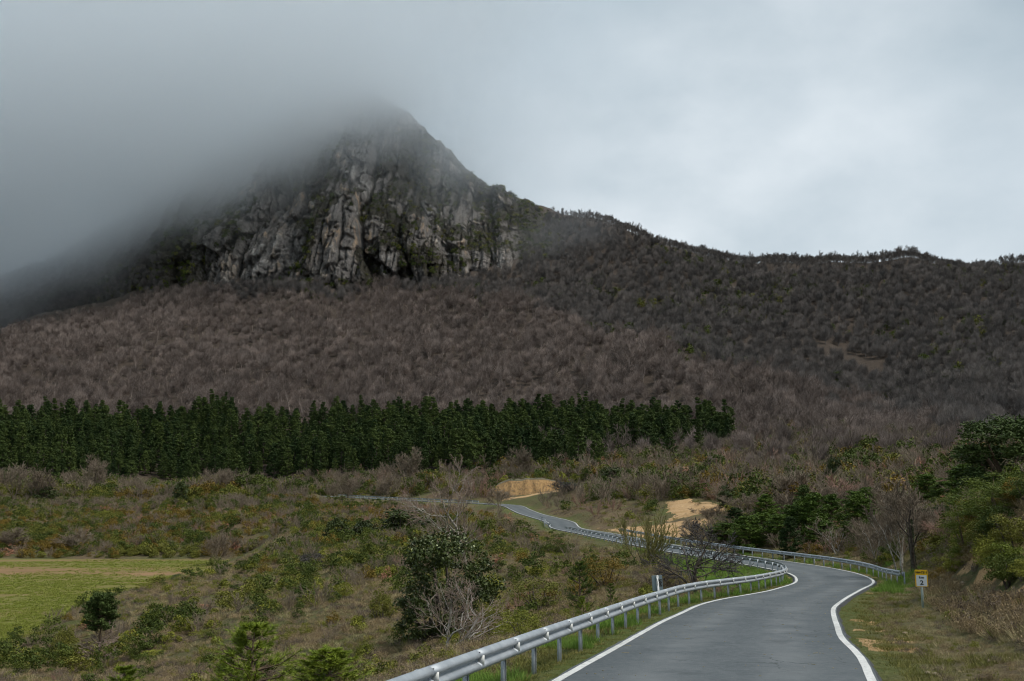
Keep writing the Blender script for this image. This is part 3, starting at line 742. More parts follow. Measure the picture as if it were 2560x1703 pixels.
# ------------------------------------------------------------------ low cloud caught on the summit
def make_cloud():
    x0, x1, y0, y1, z0, z1 = -1000, 270, 730, 1130, 60, 650
    mb = MB(); mb.box(((x0 + x1) / 2, (y0 + y1) / 2, (z0 + z1) / 2), (x1 - x0, y1 - y0, z1 - z0))
    m = bpy.data.materials.new('low cloud'); m.use_nodes = True
    nt = m.node_tree; nt.nodes.clear(); Lk = nt.links.new
    def N(t, **k):
        n = nt.nodes.new(t)
        for a_, c in k.items(): setattr(n, a_, c)
        return n
    out = N('ShaderNodeOutputMaterial'); pv = N('ShaderNodeVolumePrincipled')
    Lk(pv.outputs[0], out.inputs['Volume'])
    pv.inputs['Color'].default_value = (0.982, 0.993, 1.0, 1); pv.inputs['Anisotropy'].default_value = 0.8
    co = N('ShaderNodeTexCoord'); sx = N('ShaderNodeSeparateXYZ'); Lk(co.outputs['Object'], sx.inputs[0])
    def MA(op, a_, b_=None):
        n = N('ShaderNodeMath', operation=op)
        for v, i in ((a_, 0), (b_, 1)):
            if v is None: continue
            if isinstance(v, (int, float)): n.inputs[i].default_value = v
            else: Lk(v, n.inputs[i])
        return n.outputs[0]
    def SS(v, a_, b_):
        n = N('ShaderNodeMapRange', interpolation_type='SMOOTHSTEP')
        lo, hi = min(a_, b_), max(a_, b_)
        n.inputs['From Min'].default_value, n.inputs['From Max'].default_value = lo, hi
        n.inputs['To Min'].default_value, n.inputs['To Max'].default_value = (0, 1) if a_ < b_ else (1, 0)
        Lk(v, n.inputs['Value']); return n.outputs[0]
    nz_ = N('ShaderNodeTexNoise'); nz_.inputs['Scale'].default_value = 0.0075; nz_.inputs['Detail'].default_value = 4; nz_.inputs['Roughness'].default_value = 0.62
    Lk(co.outputs['Object'], nz_.inputs['Vector'])
    X, Y, Z = sx.outputs
    base = MA('ADD', MA('MULTIPLY', X, 0.7), 88 + 463 * 0.7)      # underside of the cloud climbs to the right
    hgt = MA('ADD', MA('SUBTRACT', Z, base), MA('MULTIPLY', MA('SUBTRACT', nz_.outputs['Fac'], 0.5), 290))
    d = MA('POWER', SS(hgt, -40, 165), 1.4)
    for f in (SS(Z, 640, 420), SS(Y, 735, 840), SS(Y, 1125, 1010), SS(X, 200, -90), SS(X, -990, -900)):
        d = MA('MULTIPLY', d, f)
    d = MA('MULTIPLY', d, 0.021)
    thin_ = MA('MULTIPLY', MA('MULTIPLY', SS(Z, 170, 300), SS(Y, 735, 800)), MA('MULTIPLY', SS(X, 110, -60), SS(MA('ADD', nz_.outputs['Fac'], 0.0), 0.36, 0.62)))
    d = MA('ADD', d, MA('MULTIPLY', MA('MULTIPLY', thin_, SS(Z, 560, 420)), 0.0035))
    for (cx_, cy_, cz_, sx_, sy_, sz_, k_) in ((48, 860, 222, 46, 60, 15, 0.0028), (-66, 880, 292, 26, 45, 18, 0.003), (15, 860, 200, 36, 50, 22, 0.0018)):   # torn wisps
        e_ = None
        for a_, c_, w_ in ((X, cx_, sx_), (Y, cy_, sy_), (Z, cz_, sz_)):
            t_ = MA('POWER', MA('MULTIPLY', MA('SUBTRACT', a_, c_), 1.0 / w_), 2.0); e_ = t_ if e_ is None else MA('ADD', e_, t_)
        d = MA('ADD', d, MA('MULTIPLY', SS(MA('ADD', e_, MA('MULTIPLY', nz_.outputs['Fac'], 2.0)), 3.0, 0.4), k_))
    Lk(d, pv.inputs['Density'])
    o = obj('cloud', mb.mesh('cloud', [m]))
    tag(o, 'grey low cloud wrapped round the mountain summit', 'cloud', kind='stuff')
make_cloud()

# ------------------------------------------------------------------ guardrails
PROF = np.array([(0, 0), (0.022, 0.006), (0.078, 0.048), (0.086, 0.075), (0.078, 0.102), (0.012, 0.138), (0.004, 0.155), (0.012, 0.172), (0.078, 0.208), (0.086, 0.235), (0.078, 0.262), (0.022, 0.304), (0, 0.31)])
_nrm = np.gradient(PROF, axis=0); _nrm = np.stack([-_nrm[:, 1], _nrm[:, 0]], 1); _nrm /= np.linalg.norm(_nrm, axis=1)[:, None]
PROF_C = np.vstack([PROF, (PROF + _nrm * 0.005)[::-1]])
def post_mesh():
    mb = MB(); H = 1.15
    mb.box((0, -0.0285, H / 2 - 0.5), (0.12, 0.005, H)); mb.box((-0.0575, 0, H / 2 - 0.5), (0.005, 0.052, H)); mb.box((0.0575, 0, H / 2 - 0.5), (0.005, 0.052, H))
    mb.box((-0.045, 0.0285, H / 2 - 0.5), (0.03, 0.005, H)); mb.box((0.045, 0.0285, H / 2 - 0.5), (0.03, 0.005, H))
    return mb.mesh('post', [M['steel']])
def spacer_mesh():
    mb = MB(); mb.box((0, 0.075, 0.5), (0.10, 0.09, 0.2)); return mb.mesh('spacer', [M['steel']])
def reflector_mesh():
    mb = MB()
    t = 0.004
    p = np.array([(0.006, 0.10), (0.006, 0.21), (0.1, 0.228), (0.1, 0.082)])
    V = np.vstack([np.c_[np.full(4, -t), p], np.c_[np.full(4, t), p]])
    mb.add(V, None, [(0, 1, 2, 3), (7, 6, 5, 4), (0, 4, 5, 1), (1, 5, 6, 2), (2, 6, 7, 3), (3, 7, 4, 0)])
    return mb.mesh('reflector', [M['reflector']])
def bolt_mesh():
    mb = MB(); mb.box((0.04, 0.056, 0.28), (0.02, 0.014, 0.014), Euler((0.6, 0, 0)))
    return mb.mesh('bolt', [M['bolt']])
POST, SPACER, REFL, BOLTS = post_mesh(), spacer_mesh(), reflector_mesh(), bolt_mesh()
RS = np.r_[0, np.cumsum(np.hypot(*np.diff(RD[:, :2], axis=0).T))]
def guardrail(label, ylo, yhi, side, cat='guardrail', spacing=2.0, off=0.55, end_flare=0.0, refl=True):
    i0, i1 = np.argmax(RD[:, 1] >= ylo), np.argmax(RD[:, 1] >= yhi)
    I = np.arange(i0, i1 + 1)
    o_ = side * (RD[I, 2] + off)
    P = np.stack([RD[I, 0] + RN[I, 0] * o_, RD[I, 1] + RN[I, 1] * o_], 1)
    for _ in range(6): P[1:-1] = 0.25 * P[:-2] + 0.5 * P[1:-1] + 0.25 * P[2:]
    Zr = road_z_at(I, o_)
    if end_flare:
        w = np.clip(1 - np.arange(len(P)) / 16.0, 0, 1)[:, None] ** 2
        P = P + RN[I] * w * end_flare * side
    s = np.r_[0, np.cumsum(np.hypot(*np.diff(P, axis=0).T))]
    fx, fy, fz = (lambda q: np.interp(q, s, P[:, 0])), (lambda q: np.interp(q, s, P[:, 1])), (lambda q: np.interp(q, s, Zr))
    n = int(s[-1] // spacing)
    root = empty('guardrail', (fx(0), fy(0), fz(0)))
    tag(root, label, cat, 'guardrails along the road')
    o0 = np.array([fx(0), fy(0), fz(0)])
    def frame(q):
        q0, q1 = max(q - 0.3, 0), min(q + 0.3, s[-1])
        t = np.array([fx(q1) - fx(q0), fy(q1) - fy(q0)]); t /= np.linalg.norm(t)
        nrm = np.array([t[1], -t[0]]) * (-side)          # towards the road
        return t, nrm
    BH = 0.42
    for k in range(n):
        qa, qb = k * spacing - 0.04, (k + 1) * spacing + 0.06
        qs = np.linspace(max(qa, 0), min(qb, s[-1]), 6)
        rings_ = []
        for j, q in enumerate(qs):
            t, nr = frame(q)
            lift = 0.0035 * (1 - j / 5)
            c = np.array([fx(q), fy(q)])
            pr = PROF_C.copy(); pr[:, 0] += lift
            xy = c[None] + nr[None] * (pr[:, :1] - 0.0)
            rings_.append(np.c_[xy, fz(q) + BH + pr[:, 1]])
        R_ = np.array(rings_) - o0
        m_ = R_.shape[1]
        a_ = (np.arange(len(qs) - 1)[:, None] * m_ + np.arange(m_)[None]); b_ = (np.arange(len(qs) - 1)[:, None] * m_ + (np.arange(m_)[None] + 1) % m_)
        Fq_ = np.stack([a_, b_, b_ + m_, a_ + m_], 2).reshape(-1, 4)
        caps = [tuple((m_ // 2 - 1 - j, m_ // 2 - 2 - j, m_ // 2 + 1 + j, m_ // 2 + j)) for j in range(m_ // 2 - 1)]
        L0 = (len(qs) - 1) * m_
        capsF = np.array(caps)[:, ::1]
        hb = m_ // 2
        capsF = np.array([(j, j + 1, m_ - 2 - j, m_ - 1 - j) for j in range(hb - 1)])
        Fq_ = np.vstack([Fq_, capsF[:, ::-1], capsF + L0])
        bm_ = obj('beam', mk_mesh('beam', R_.reshape(-1, 3), None, Fq_, [M['steel']]), root)
        t, nr = frame(k * spacing)
        ang = math.atan2(t[1], t[0]) if side < 0 else math.atan2(-t[1], -t[0])
        # local x along the rail, local y towards the road
        if np.dot(nr, (-math.sin(ang), math.cos(ang))) < 0: ang += math.pi
        c = np.array([fx(k * spacing), fy(k * spacing), fz(k * spacing)]) - o0
        b_o = obj('bolt', BOLTS, bm_, (*(c[:2] + nr * 0.012), c[2] + BH), ang)
        qp = k * spacing + spacing * 0.5 * 0 + 0.0
        pc = c[:2] - nr * 0.155
        gz_ = float(terrain([pc[0] + o0[0]], [pc[1] + o0[1]])[0])
        ps = obj('post', POST, root, (pc[0], pc[1], min(c[2] + 0.02, gz_ - o0[2] + 0.12)), ang)
        obj('spacer', SPACER, ps, (0, 0, 0.03))
        if refl: obj('reflector', REFL, root, (*(c[:2] + nr * 0.012 + t * 0.05), c[2] + BH), ang)
    return root
guardrail('long grey steel guardrail curving round the left of the near bend', 6.0, 146.5, -1)
guardrail('short far guardrail wrapped round the small bulge in the road', 152.5, 176, -1, refl=False)
guardrail('outer guardrail on the right of the bend, ending by the km sign', 57.5, 139, 1, end_flare=0.9)
guardrail('distant level guardrail below the sandy bank and pine plantation', 244, 288, -1, refl=False)

# ------------------------------------------------------------------ signs
def rounded_rect(w, h, r, n=5):
    p = []
    for cx_, cz_, a0 in ((w / 2 - r, h / 2 - r, 0), (-w / 2 + r, h / 2 - r, 90), (-w / 2 + r, -h / 2 + r, 180), (w / 2 - r, -h / 2 + r, 270)):
        for k in range(n): 
            a_ = math.radians(a0 + 90 * k / (n - 1)); p.append((cx_ + r * math.cos(a_), cz_ + r * math.sin(a_)))
    return p
def plate(name, w, h, r, t, m, y=0.0):
    p = rounded_rect(w, h, r); n = len(p)
    me = bpy.data.meshes.new(name)
    V = [(x, y - t / 2, z) for x, z in p] + [(x, y + t / 2, z) for x, z in p]
    me.from_pydata(V, [], [tuple(range(n)), tuple(range(2 * n - 1, n - 1, -1))] + [(i, i + n, (i + 1) % n + n, (i + 1) % n) for i in range(n)])
    me.materials.append(m); me.update(); return me
def text_mesh(s, size, offset, m, width=None):
    cu = bpy.data.curves.new('lettering', 'FONT'); cu.body = s; cu.size = size; cu.align_x = 'CENTER'; cu.align_y = 'CENTER'; cu.offset = offset; cu.extrude = 0.0008; cu.resolution_u = 3
    o = bpy.data.objects.new('tmp', cu); COL.objects.link(o)
    bpy.context.view_layer.update()
    me = bpy.data.meshes.new_from_object(o.evaluated_get(bpy.context.evaluated_depsgraph_get()))
    bpy.data.objects.remove(o)
    co_ = np.empty(len(me.vertices) * 3, np.float32); me.vertices.foreach_get('co', co_); co_ = co_.reshape(-1, 3)
    if width:
        co_[:, 0] *= width / (co_[:, 0].max() - co_[:, 0].min())
    co_ = np.stack([co_[:, 0], -co_[:, 2], co_[:, 1]], 1)
    co_[:, 0] -= (co_[:, 0].max() + co_[:, 0].min()) / 2; co_[:, 2] -= (co_[:, 2].max() + co_[:, 2].min()) / 2
    me.vertices.foreach_set('co', np.ascontiguousarray(co_, np.float32).ravel())
    me.materials.clear(); me.materials.append(m); me.name = 'lettering'; me.update()
    return me
SX, SY = 34 * side_at(2305, 1470), 34.0
SZ = tz(SX, SY)
sg = empty('kilometre_sign', (SX, SY, SZ), math.radians(-14)); tag(sg, 'yellow and white road sign reading NA-7211 km 2 on a short post', 'road sign')
zc = 34 * slope_at(1446) - SZ
bd = obj('board', plate('board', 0.395, 0.55, 0.028, 0.03, M['yellow']), sg, (0, 0, zc))
obj('white_panel', plate('white_panel', 0.33, 0.362, 0.008, 0.004, M['signwhite'], -0.0185), bd, (0, 0, -0.076))
for s_, sz_, of_, x_, z_, w_ in (('NA·7211', 0.094, 0.004, 0, 0.193, 0.35), ('km', 0.115, 0.0035, 0, 0.035, 0.155), ('2', 0.2, 0.006, 0.0, -0.135, 0.112)):
    obj('lettering', text_mesh(s_, sz_, of_, M['black'], w_), bd, (x_, -0.0225, z_))
mb = MB(); mb.box((0, 0.035, (zc + 0.2 - 0.4) / 2), (0.075, 0.04, zc + 0.2 + 0.4))
obj('post', mb.mesh('post', [M['postgrey']]), sg)
BX, BY = 38.5 * side_at(1648, 1480), 38.5
BZ = tz(BX, BY)
sb_ = empty('sign_back', (BX, BY, BZ), math.radians(10)); sb_.rotation_euler = (0, math.radians(-3.5), math.radians(10))
tag(sb_, 'grey back of a road sign on a flaking white post behind the guardrail', 'road sign')
zc = 38.5 * slope_at(1458) - BZ
bd = obj('board', plate('board', 0.405, 0.575, 0.02, 0.03, M['signback'], 0.03), sb_, (0, 0, zc))
obj('sticker', plate('sticker', 0.135, 0.265, 0.004, 0.002, M['black'], 0.0135), bd, (0.115, 0, 0.0))
mb = MB()
for (x_, z_, w_, h_) in ((0.14, 0.09, 0.045, 0.012), (0.155, 0.055, 0.012, 0.05), (0.125, 0.03, 0.03, 0.012), (0.15, -0.01, 0.04, 0.012), (0.15, -0.05, 0.012, 0.05), (0.13, -0.085, 0.04, 0.012), (0.09, 0.06, 0.012, 0.03), (0.085, -0.04, 0.012, 0.04), (0.09, -0.1, 0.03, 0.01)):
    mb.box((x_, 0.0115, z_), (w_, 0.001, h_))
obj('lettering', mb.mesh('lettering', [M['signback']]), bd)
mb = MB(); mb.box((0, -0.01, (zc + 0.29 - 0.4) / 2), (0.08, 0.04, zc + 0.29 + 0.4))
obj('post', mb.mesh('post', [M['postwhite']]), sb_)
# ------------------------------------------------------------------ plant builders
def tubes(lines):
    """lines: (points n x 3, radii n, sides) -> one array mesh"""
    mb = MB(); by = {}
    for P, R_, k in lines: by.setdefault((len(P), k), []).append((P, R_))
    for (n, k), L in by.items():
        P = np.array([l[0] for l in L], float); R_ = np.array([l[1] for l in L], float)
        T = np.gradient(P, axis=1); T /= np.linalg.norm(T, axis=2)[..., None] + 1e-9
        ref = np.where((np.abs(T[:, :1, 2:3]) > 0.8), np.array([[[0.31, 0.9, 0.3]]]), np.array([[[0, 0, 1.0]]]))
        A = np.cross(T, np.broadcast_to(ref, T.shape)); A /= np.linalg.norm(A, axis=2)[..., None] + 1e-9
        B = np.cross(T, A)
        an = np.arange(k) * 2 * math.pi / k
        V = P[:, :, None] + R_[:, :, None, None] * (A[:, :, None] * np.cos(an)[:, None] + B[:, :, None] * np.sin(an)[:, None])
        i = np.arange(n - 1)[:, None] * k + np.arange(k)[None]; j = np.arange(n - 1)[:, None] * k + (np.arange(k)[None] + 1) % k
        q_ = np.stack([i, j, j + k, i + k], 2).reshape(-1, 4)
        mb.add(V.reshape(-1, 3), None, (q_[None] + (np.arange(len(L)) * n * k)[:, None, None]).reshape(-1, 4))
    return mb
def rot_about(v, ax, a):
    ax = ax / (np.linalg.norm(ax) + 1e-9)
    return v * math.cos(a) + np.cross(ax, v) * math.sin(a) + ax * (ax @ v) * (1 - math.cos(a))
def skeleton(seed, H, r0, nb=(9, 6, 5), ang=(0.8, 0.7, 0.6), lf=(0.55, 0.6, 0.6), wig=0.12, up=0.10, first=0.25, tw=0.012, stems=1, lean=0.0, sides=(6, 4, 3, 3), stem_ang=0.35, nseg=(7, 5, 4, 3), keep=0.2):
    """branching bare tree or shrub; returns lines per order of branching"""
    rg = np.random.default_rng(seed)
    out = [[] for _ in range(len(nb) + 1)]
    def grow(p, d, L, r, lv):
        n = nseg[min(lv, 3)]
        pts, dirs = [p], [d]
        for i in range(n):
            d = d + rg.normal(0, wig, 3) + np.array([0, 0, up]) * (1 if lv else 0.3)
            d = d / np.linalg.norm(d)
            p = p + d * L / n
            pts.append(p); dirs.append(d)
        rend = max(tw * 0.6, r * (0.25 if lv == 0 else keep))
        rad = np.linspace(r, rend, n + 1)
        if lv == 0: rad[0] *= 1.35
        out[lv].append((np.array(pts), rad, sides[min(lv, 3)]))
        if lv >= len(nb): return
        m = nb[lv]
        m = max(2, int(round(m * rg.uniform(0.75, 1.25))))
        t0 = first if lv == 0 else 0.2
        for c in range(m):
            t = t0 + (1 - t0) * ((c + rg.uniform(0.1, 0.9)) / m)
            f = t * n; i = min(int(f), n - 1)
            q = pts[i] * (1 - (f - i)) + pts[i + 1] * (f - i)
            dd = dirs[i]
            ax = np.cross(dd, rg.normal(0, 1, 3))
            a = ang[min(lv, len(ang) - 1)] * rg.uniform(0.7, 1.25)
            cd = rot_about(dd, ax, a)
            rr = max(tw, np.interp(t, [0, 1], [r, rend]) * rg.uniform(0.5, 0.7))
            ll = L * lf[min(lv, len(lf) - 1)] * rg.uniform(0.75, 1.2) * (1.0 - 0.45 * (t - t0))
            grow(q, cd, ll, rr, lv + 1)
    for s in range(stems):
        if stems == 1: d = np.array([lean, 0.15 * lean, 1.0])
        else:
            a = rg.uniform(0, 6.28); k = stem_ang * math.sqrt(rg.uniform(0.05, 1)); d = np.array([math.cos(a) * k, math.sin(a) * k, 1.0])
        d /= np.linalg.norm(d)
        grow(np.array([0, 0, -0.15]) + np.array([d[0], d[1], 0]) * 0.25 * (stems > 1), d, H * rg.uniform(0.8, 1.05) * (0.62 if stems == 1 else 0.7), r0 * (rg.uniform(0.6, 1.0) if stems > 1 else 1), 0)
    return out
def leaves(P, Nrm, size, aspect=0.5, seed=0, flat=0.5):
    """small leaf faces at P, turned roughly along Nrm"""
    rg = np.random.default_rng(seed); n = len(P)
    N_ = Nrm * flat + rg.normal(0, 0.6, (n, 3)); N_ /= np.linalg.norm(N_, axis=1)[:, None]
    A = np.cross(N_, rg.normal(0, 1, (n, 3))); A /= np.linalg.norm(A, axis=1)[:, None]
    B = np.cross(N_, A)
    s = size * rg.uniform(0.65, 1.35, n)[:, None]
    V = np.stack([P - A * s, P + B * s * aspect, P + A * s, P - B * s * aspect], 1).reshape(-1, 3)
    return V, np.arange(4 * n).reshape(-1, 4)
def lumps(seed, w, h, n_l, n_p, shape='round', base=0.1, jit=0.55):
    """points on the surfaces of many small clumps that make up a crown"""
    rg = np.random.default_rng(seed)
    C = []
    while len(C) < n_l:
        p = rg.uniform(-1, 1, 3); p[2] = rg.uniform(0, 1)
        if shape == 'round': ok = 0.25 < p[0] ** 2 + p[1] ** 2 + ((p[2] - 0.42) / 0.58) ** 2 < 1
        elif shape == 'cone':
            rr = (1 - p[2]) ** 0.75 * (0.55 + 0.45 * min(1, p[2] * 5)); ok = 0.12 * rr < p[0] ** 2 + p[1] ** 2 < rr ** 2 + 0.004
        elif shape == 'flat': ok = p[0] ** 2 + p[1] ** 2 + (p[2] * 0.95) ** 2 < 1 and p[2] > 0.25
        else: ok = p[0] ** 2 + p[1] ** 2 < 1
        if ok: C.append(p)
    C = np.array(C) * [w / 2, w / 2, h * (1 - base)]; C[:, 2] += h * base
    C[:, :2] += (fbm(C[:, 2:3] * 3 + seed, np.array([[0.2, 7.3]]), 0, 2, seed) - 0.5) * w * 0.35
    rl = (w * h * w / 4) ** (1 / 3) * 0.9 / n_l ** (1 / 3) * rg.uniform(0.6, 1.3, n_l)
    if shape == 'cone': rl *= np.clip(1.25 - C[:, 2] / h, 0.35, 1)
    k = rg.integers(0, n_l, n_p)
    D = rg.normal(0, 1, (n_p, 3)); D[:, 2] = np.abs(D[:, 2]) * 1.1 - 0.35; D /= np.linalg.norm(D, axis=1)[:, None]
    P = C[k] + D * (rl[k] * rg.uniform(jit, 1.12, n_p))[:, None]
    P[:, 2] = np.maximum(P[:, 2], 0.02)
    return P, D, C
def bush_meshes(seed, w, h, n_l, n_p, leaf, m, shape='round', aspect=0.5, base=0.05, stemmat='bark', flat=0.6, extra=None, nst=7, jit=0.55):
    P, D, C = lumps(seed, w, h, n_l, n_p, shape, base, jit)
    V, Fq = leaves(P, D, leaf, aspect, seed, flat)
    mats = [M[m]]; mi = None
    if extra:
        mats.append(M[extra[0]]); rg = np.random.default_rng(seed + 5)
        mi = ((P[:, 2] > h * extra[2]) & (rg.uniform(0, 1, len(P)) < extra[1])).astype(int)
    fo = mk_mesh('foliage', V, None, Fq, mats, mi)
    rg = np.random.default_rng(seed + 1)
    L = []
    for c in C[rg.choice(len(C), min(len(C), nst), replace=False)]:
        b = np.array([c[0] * 0.12, c[1] * 0.12, -0.12]); mid = b * 0.5 + c * 0.5 + rg.normal(0, 0.04, 3) * w + [0, 0, 0.05 * h]
        L.append((np.array([b, mid, c]), [0.022 * h + 0.006, 0.016 * h + 0.004, 0.006], 4))
    st = tubes(L).mesh('stems', [M[stemmat]], True)
    return fo, st
def merge_mesh(name, parts):
    """parts: (verts, quads, material slot) merged for plants too far off to show their parts"""
    mb = MB(); mi = []
    for V, Fq, k in parts: mb.add(V, None, Fq); mi.append(np.full(len(Fq), k))
    return np.concatenate(mb.V), np.concatenate(mb.F4), np.concatenate(mi)
def pine_parts(seed, H, R, whorls=13, per=6, clump=9, size=0.36, first=0.22, point=0.75, droop=0.0):
    rg = np.random.default_rng(seed); lines, P, D = [], [], []
    tp = np.array([(rg.normal(0, 0.02) * H * t, rg.normal(0, 0.02) * H * t, H * t - 0.2 * (t == 0)) for t in np.linspace(0, 1, 8)])
    lines.append((tp, np.linspace(0.017 * H + 0.03, 0.015, 8), 6))
    for w in range(whorls):
        t = first + (1 - first) * (w + rg.uniform(0, 0.5)) / whorls
        z = H * t
        c = np.array([np.interp(z, tp[:, 2], tp[:, 0]), np.interp(z, tp[:, 2], tp[:, 1]), z])
        tn = (t - first) / (1 - first)
        rad = R * ((1 - tn) ** point) * (0.72 + 0.28 * min(1, tn * 4)) * rg.uniform(0.75, 1.15) + 0.12
        for b in range(per):
            a = rg.uniform(0, 6.28); rise = rg.uniform(0.1, 0.45) + 0.5 * tn - droop
            L = rad * rg.uniform(0.65, 1.15)
            d = np.array([math.cos(a), math.sin(a), rise * 0.6])
            e = c + d * L; e[2] += 0.1 * L
            lines.append((np.array([c, c + d * L * 0.5 - [0, 0, 0.03 * L], e]), [0.012 * H * 0.35 + 0.012, 0.018, 0.008], 3))
            for f in (0.5, 0.78, 1.0):
                q = c + (e - c) * f
                n = max(3, int(clump * (0.7 + 0.5 * f)))
                dd = rg.normal(0, 1, (n, 3)); dd[:, 2] = np.abs(dd[:, 2]) * 0.9; dd += d * 0.5; dd /= np.linalg.norm(dd, axis=1)[:, None]
                P.append(q + dd * rg.uniform(0.1, 1.0, (n, 1)) * size); D.append(dd)
    return lines, np.vstack(P), np.vstack(D)
def blade_quads(P, D, length, width, seed):
    """thin needles or blades starting at P and pointing along D (degenerate kites)"""
    rg = np.random.default_rng(seed); n = len(P)
    A = np.cross(D, rg.normal(0, 1, (n, 3))); A /= np.linalg.norm(A, axis=1)[:, None] + 1e-9
    L = length * rg.uniform(0.7, 1.2, n)[:, None]
    V = np.stack([P - A * width, P + D * L * 0.5 - A * width * 0.8, P + D * L, P + A * width], 1).reshape(-1, 3)
    return V, np.arange(4 * n).reshape(-1, 4)
def young_pine(seed, H, R, whorls=9, per=6, needles=26, nl=0.16, nw=0.006, m='pine_young', first=0.05):
    """open young pine: upswept boughs carrying brushes of long needles"""
    rg = np.random.default_rng(seed); lines, P, D = [], [], []
    lines.append((np.array([(0, 0, -0.2), (0.01 * H, 0, H * 0.3), (0.0, 0.015 * H, H * 0.65), (0, 0, H)]), [0.022 * H + 0.01, 0.016 * H, 0.011 * H, 0.008], 6))
    def brush(q0, q1, k):
        n = int(needles * k)
        t = rg.uniform(0.0, 1, (n, 1)); ax = (q1 - q0) / (np.linalg.norm(q1 - q0) + 1e-9)
        dd = ax * 1.0 + rg.normal(0, 0.5, (n, 3)); dd /= np.linalg.norm(dd, axis=1)[:, None]
        P.append(q0 + (q1 - q0) * t); D.append(dd)
    for w in range(whorls):
        t = first + (0.96 - first) * (w / (whorls - 1)) ** 0.95
        c = np.array([0, 0, H * t]); rad = R * (1 - t) ** 0.65 * (0.7 + 0.3 * min(1, t * 4)) + 0.06 * H * (1 - t) + 0.08
        for b in range(per):
            a = rg.uniform(0, 6.28) ; L = rad * rg.uniform(0.7, 1.15); up = 0.35 + 0.55 * t + rg.uniform(-0.15, 0.2)
            d = np.array([math.cos(a), math.sin(a), up * 0.6])
            mid = c + d * L * 0.55; e = mid + np.array([d[0], d[1], d[2] + 0.55]) * L * 0.45
            lines.append((np.array([c, mid, e]), [0.008 * H + 0.003, 0.005 * H + 0.002, 0.004], 4))
            brush(mid, e, 1.3); brush(c * 0.4 + mid * 0.6, mid, 0.7)
            for s in range(3):
                o_ = c + (mid - c) * rg.uniform(0.5, 1.0); sd = d + rg.normal(0, 0.45, 3); sd[2] = abs(sd[2]) + 0.35; sd /= np.linalg.norm(sd)
                e2 = o_ + sd * L * rg.uniform(0.22, 0.4)
                lines.append((np.array([o_, e2]), [0.006, 0.004], 3)); brush(o_ * 0.6 + e2 * 0.4, e2, 0.9)
    brush(np.array([0, 0, H * 0.9]), np.array([0, 0, H]), 2.0)
    V, Fq = blade_quads(np.vstack(P), np.vstack(D), nl, nw, seed)
    return mk_mesh('crown', V, None, Fq, [M[m]]), tubes(lines).mesh('trunk', [M['bark_pine']], True)
def tuft_mesh(name, seed, n, rad, h, wd, m, lean=0.5):
    rg = np.random.default_rng(seed)
    a = rg.uniform(0, 6.28, n); r = rad * np.sqrt(rg.uniform(0, 1, n))
    P = np.stack([r * np.cos(a), r * np.sin(a), np.full(n, -0.03)], 1)
    D = np.stack([np.cos(a) * r / rad * lean + rg.normal(0, 0.25, n), np.sin(a) * r / rad * lean + rg.normal(0, 0.25, n), np.ones(n)], 1)
    D /= np.linalg.norm(D, axis=1)[:, None]
    V, Fq = blade_quads(P, D, h, wd, seed)
    return mk_mesh(name, V, None, Fq, [M[m]])
def heath_mesh(name, seed, w, h, n, m, leaf=0.03):
    P, D, C = lumps(seed, w, h, 14, n, 'flat', 0.0, 0.3)
    V, Fq = leaves(P, D, leaf, 0.3, seed, 0.2)
    rg = np.random.default_rng(seed); k = n // 3
    V2, F2 = blade_quads(P[:k] * [0.8, 0.8, 0.5], D[:k] * 0.6 + [0, 0, 0.8], h * 0.6, 0.006, seed + 1)
    return mk_mesh(name, np.vstack([V, V2]), None, np.vstack([Fq, F2 + len(V)]), [M[m]])

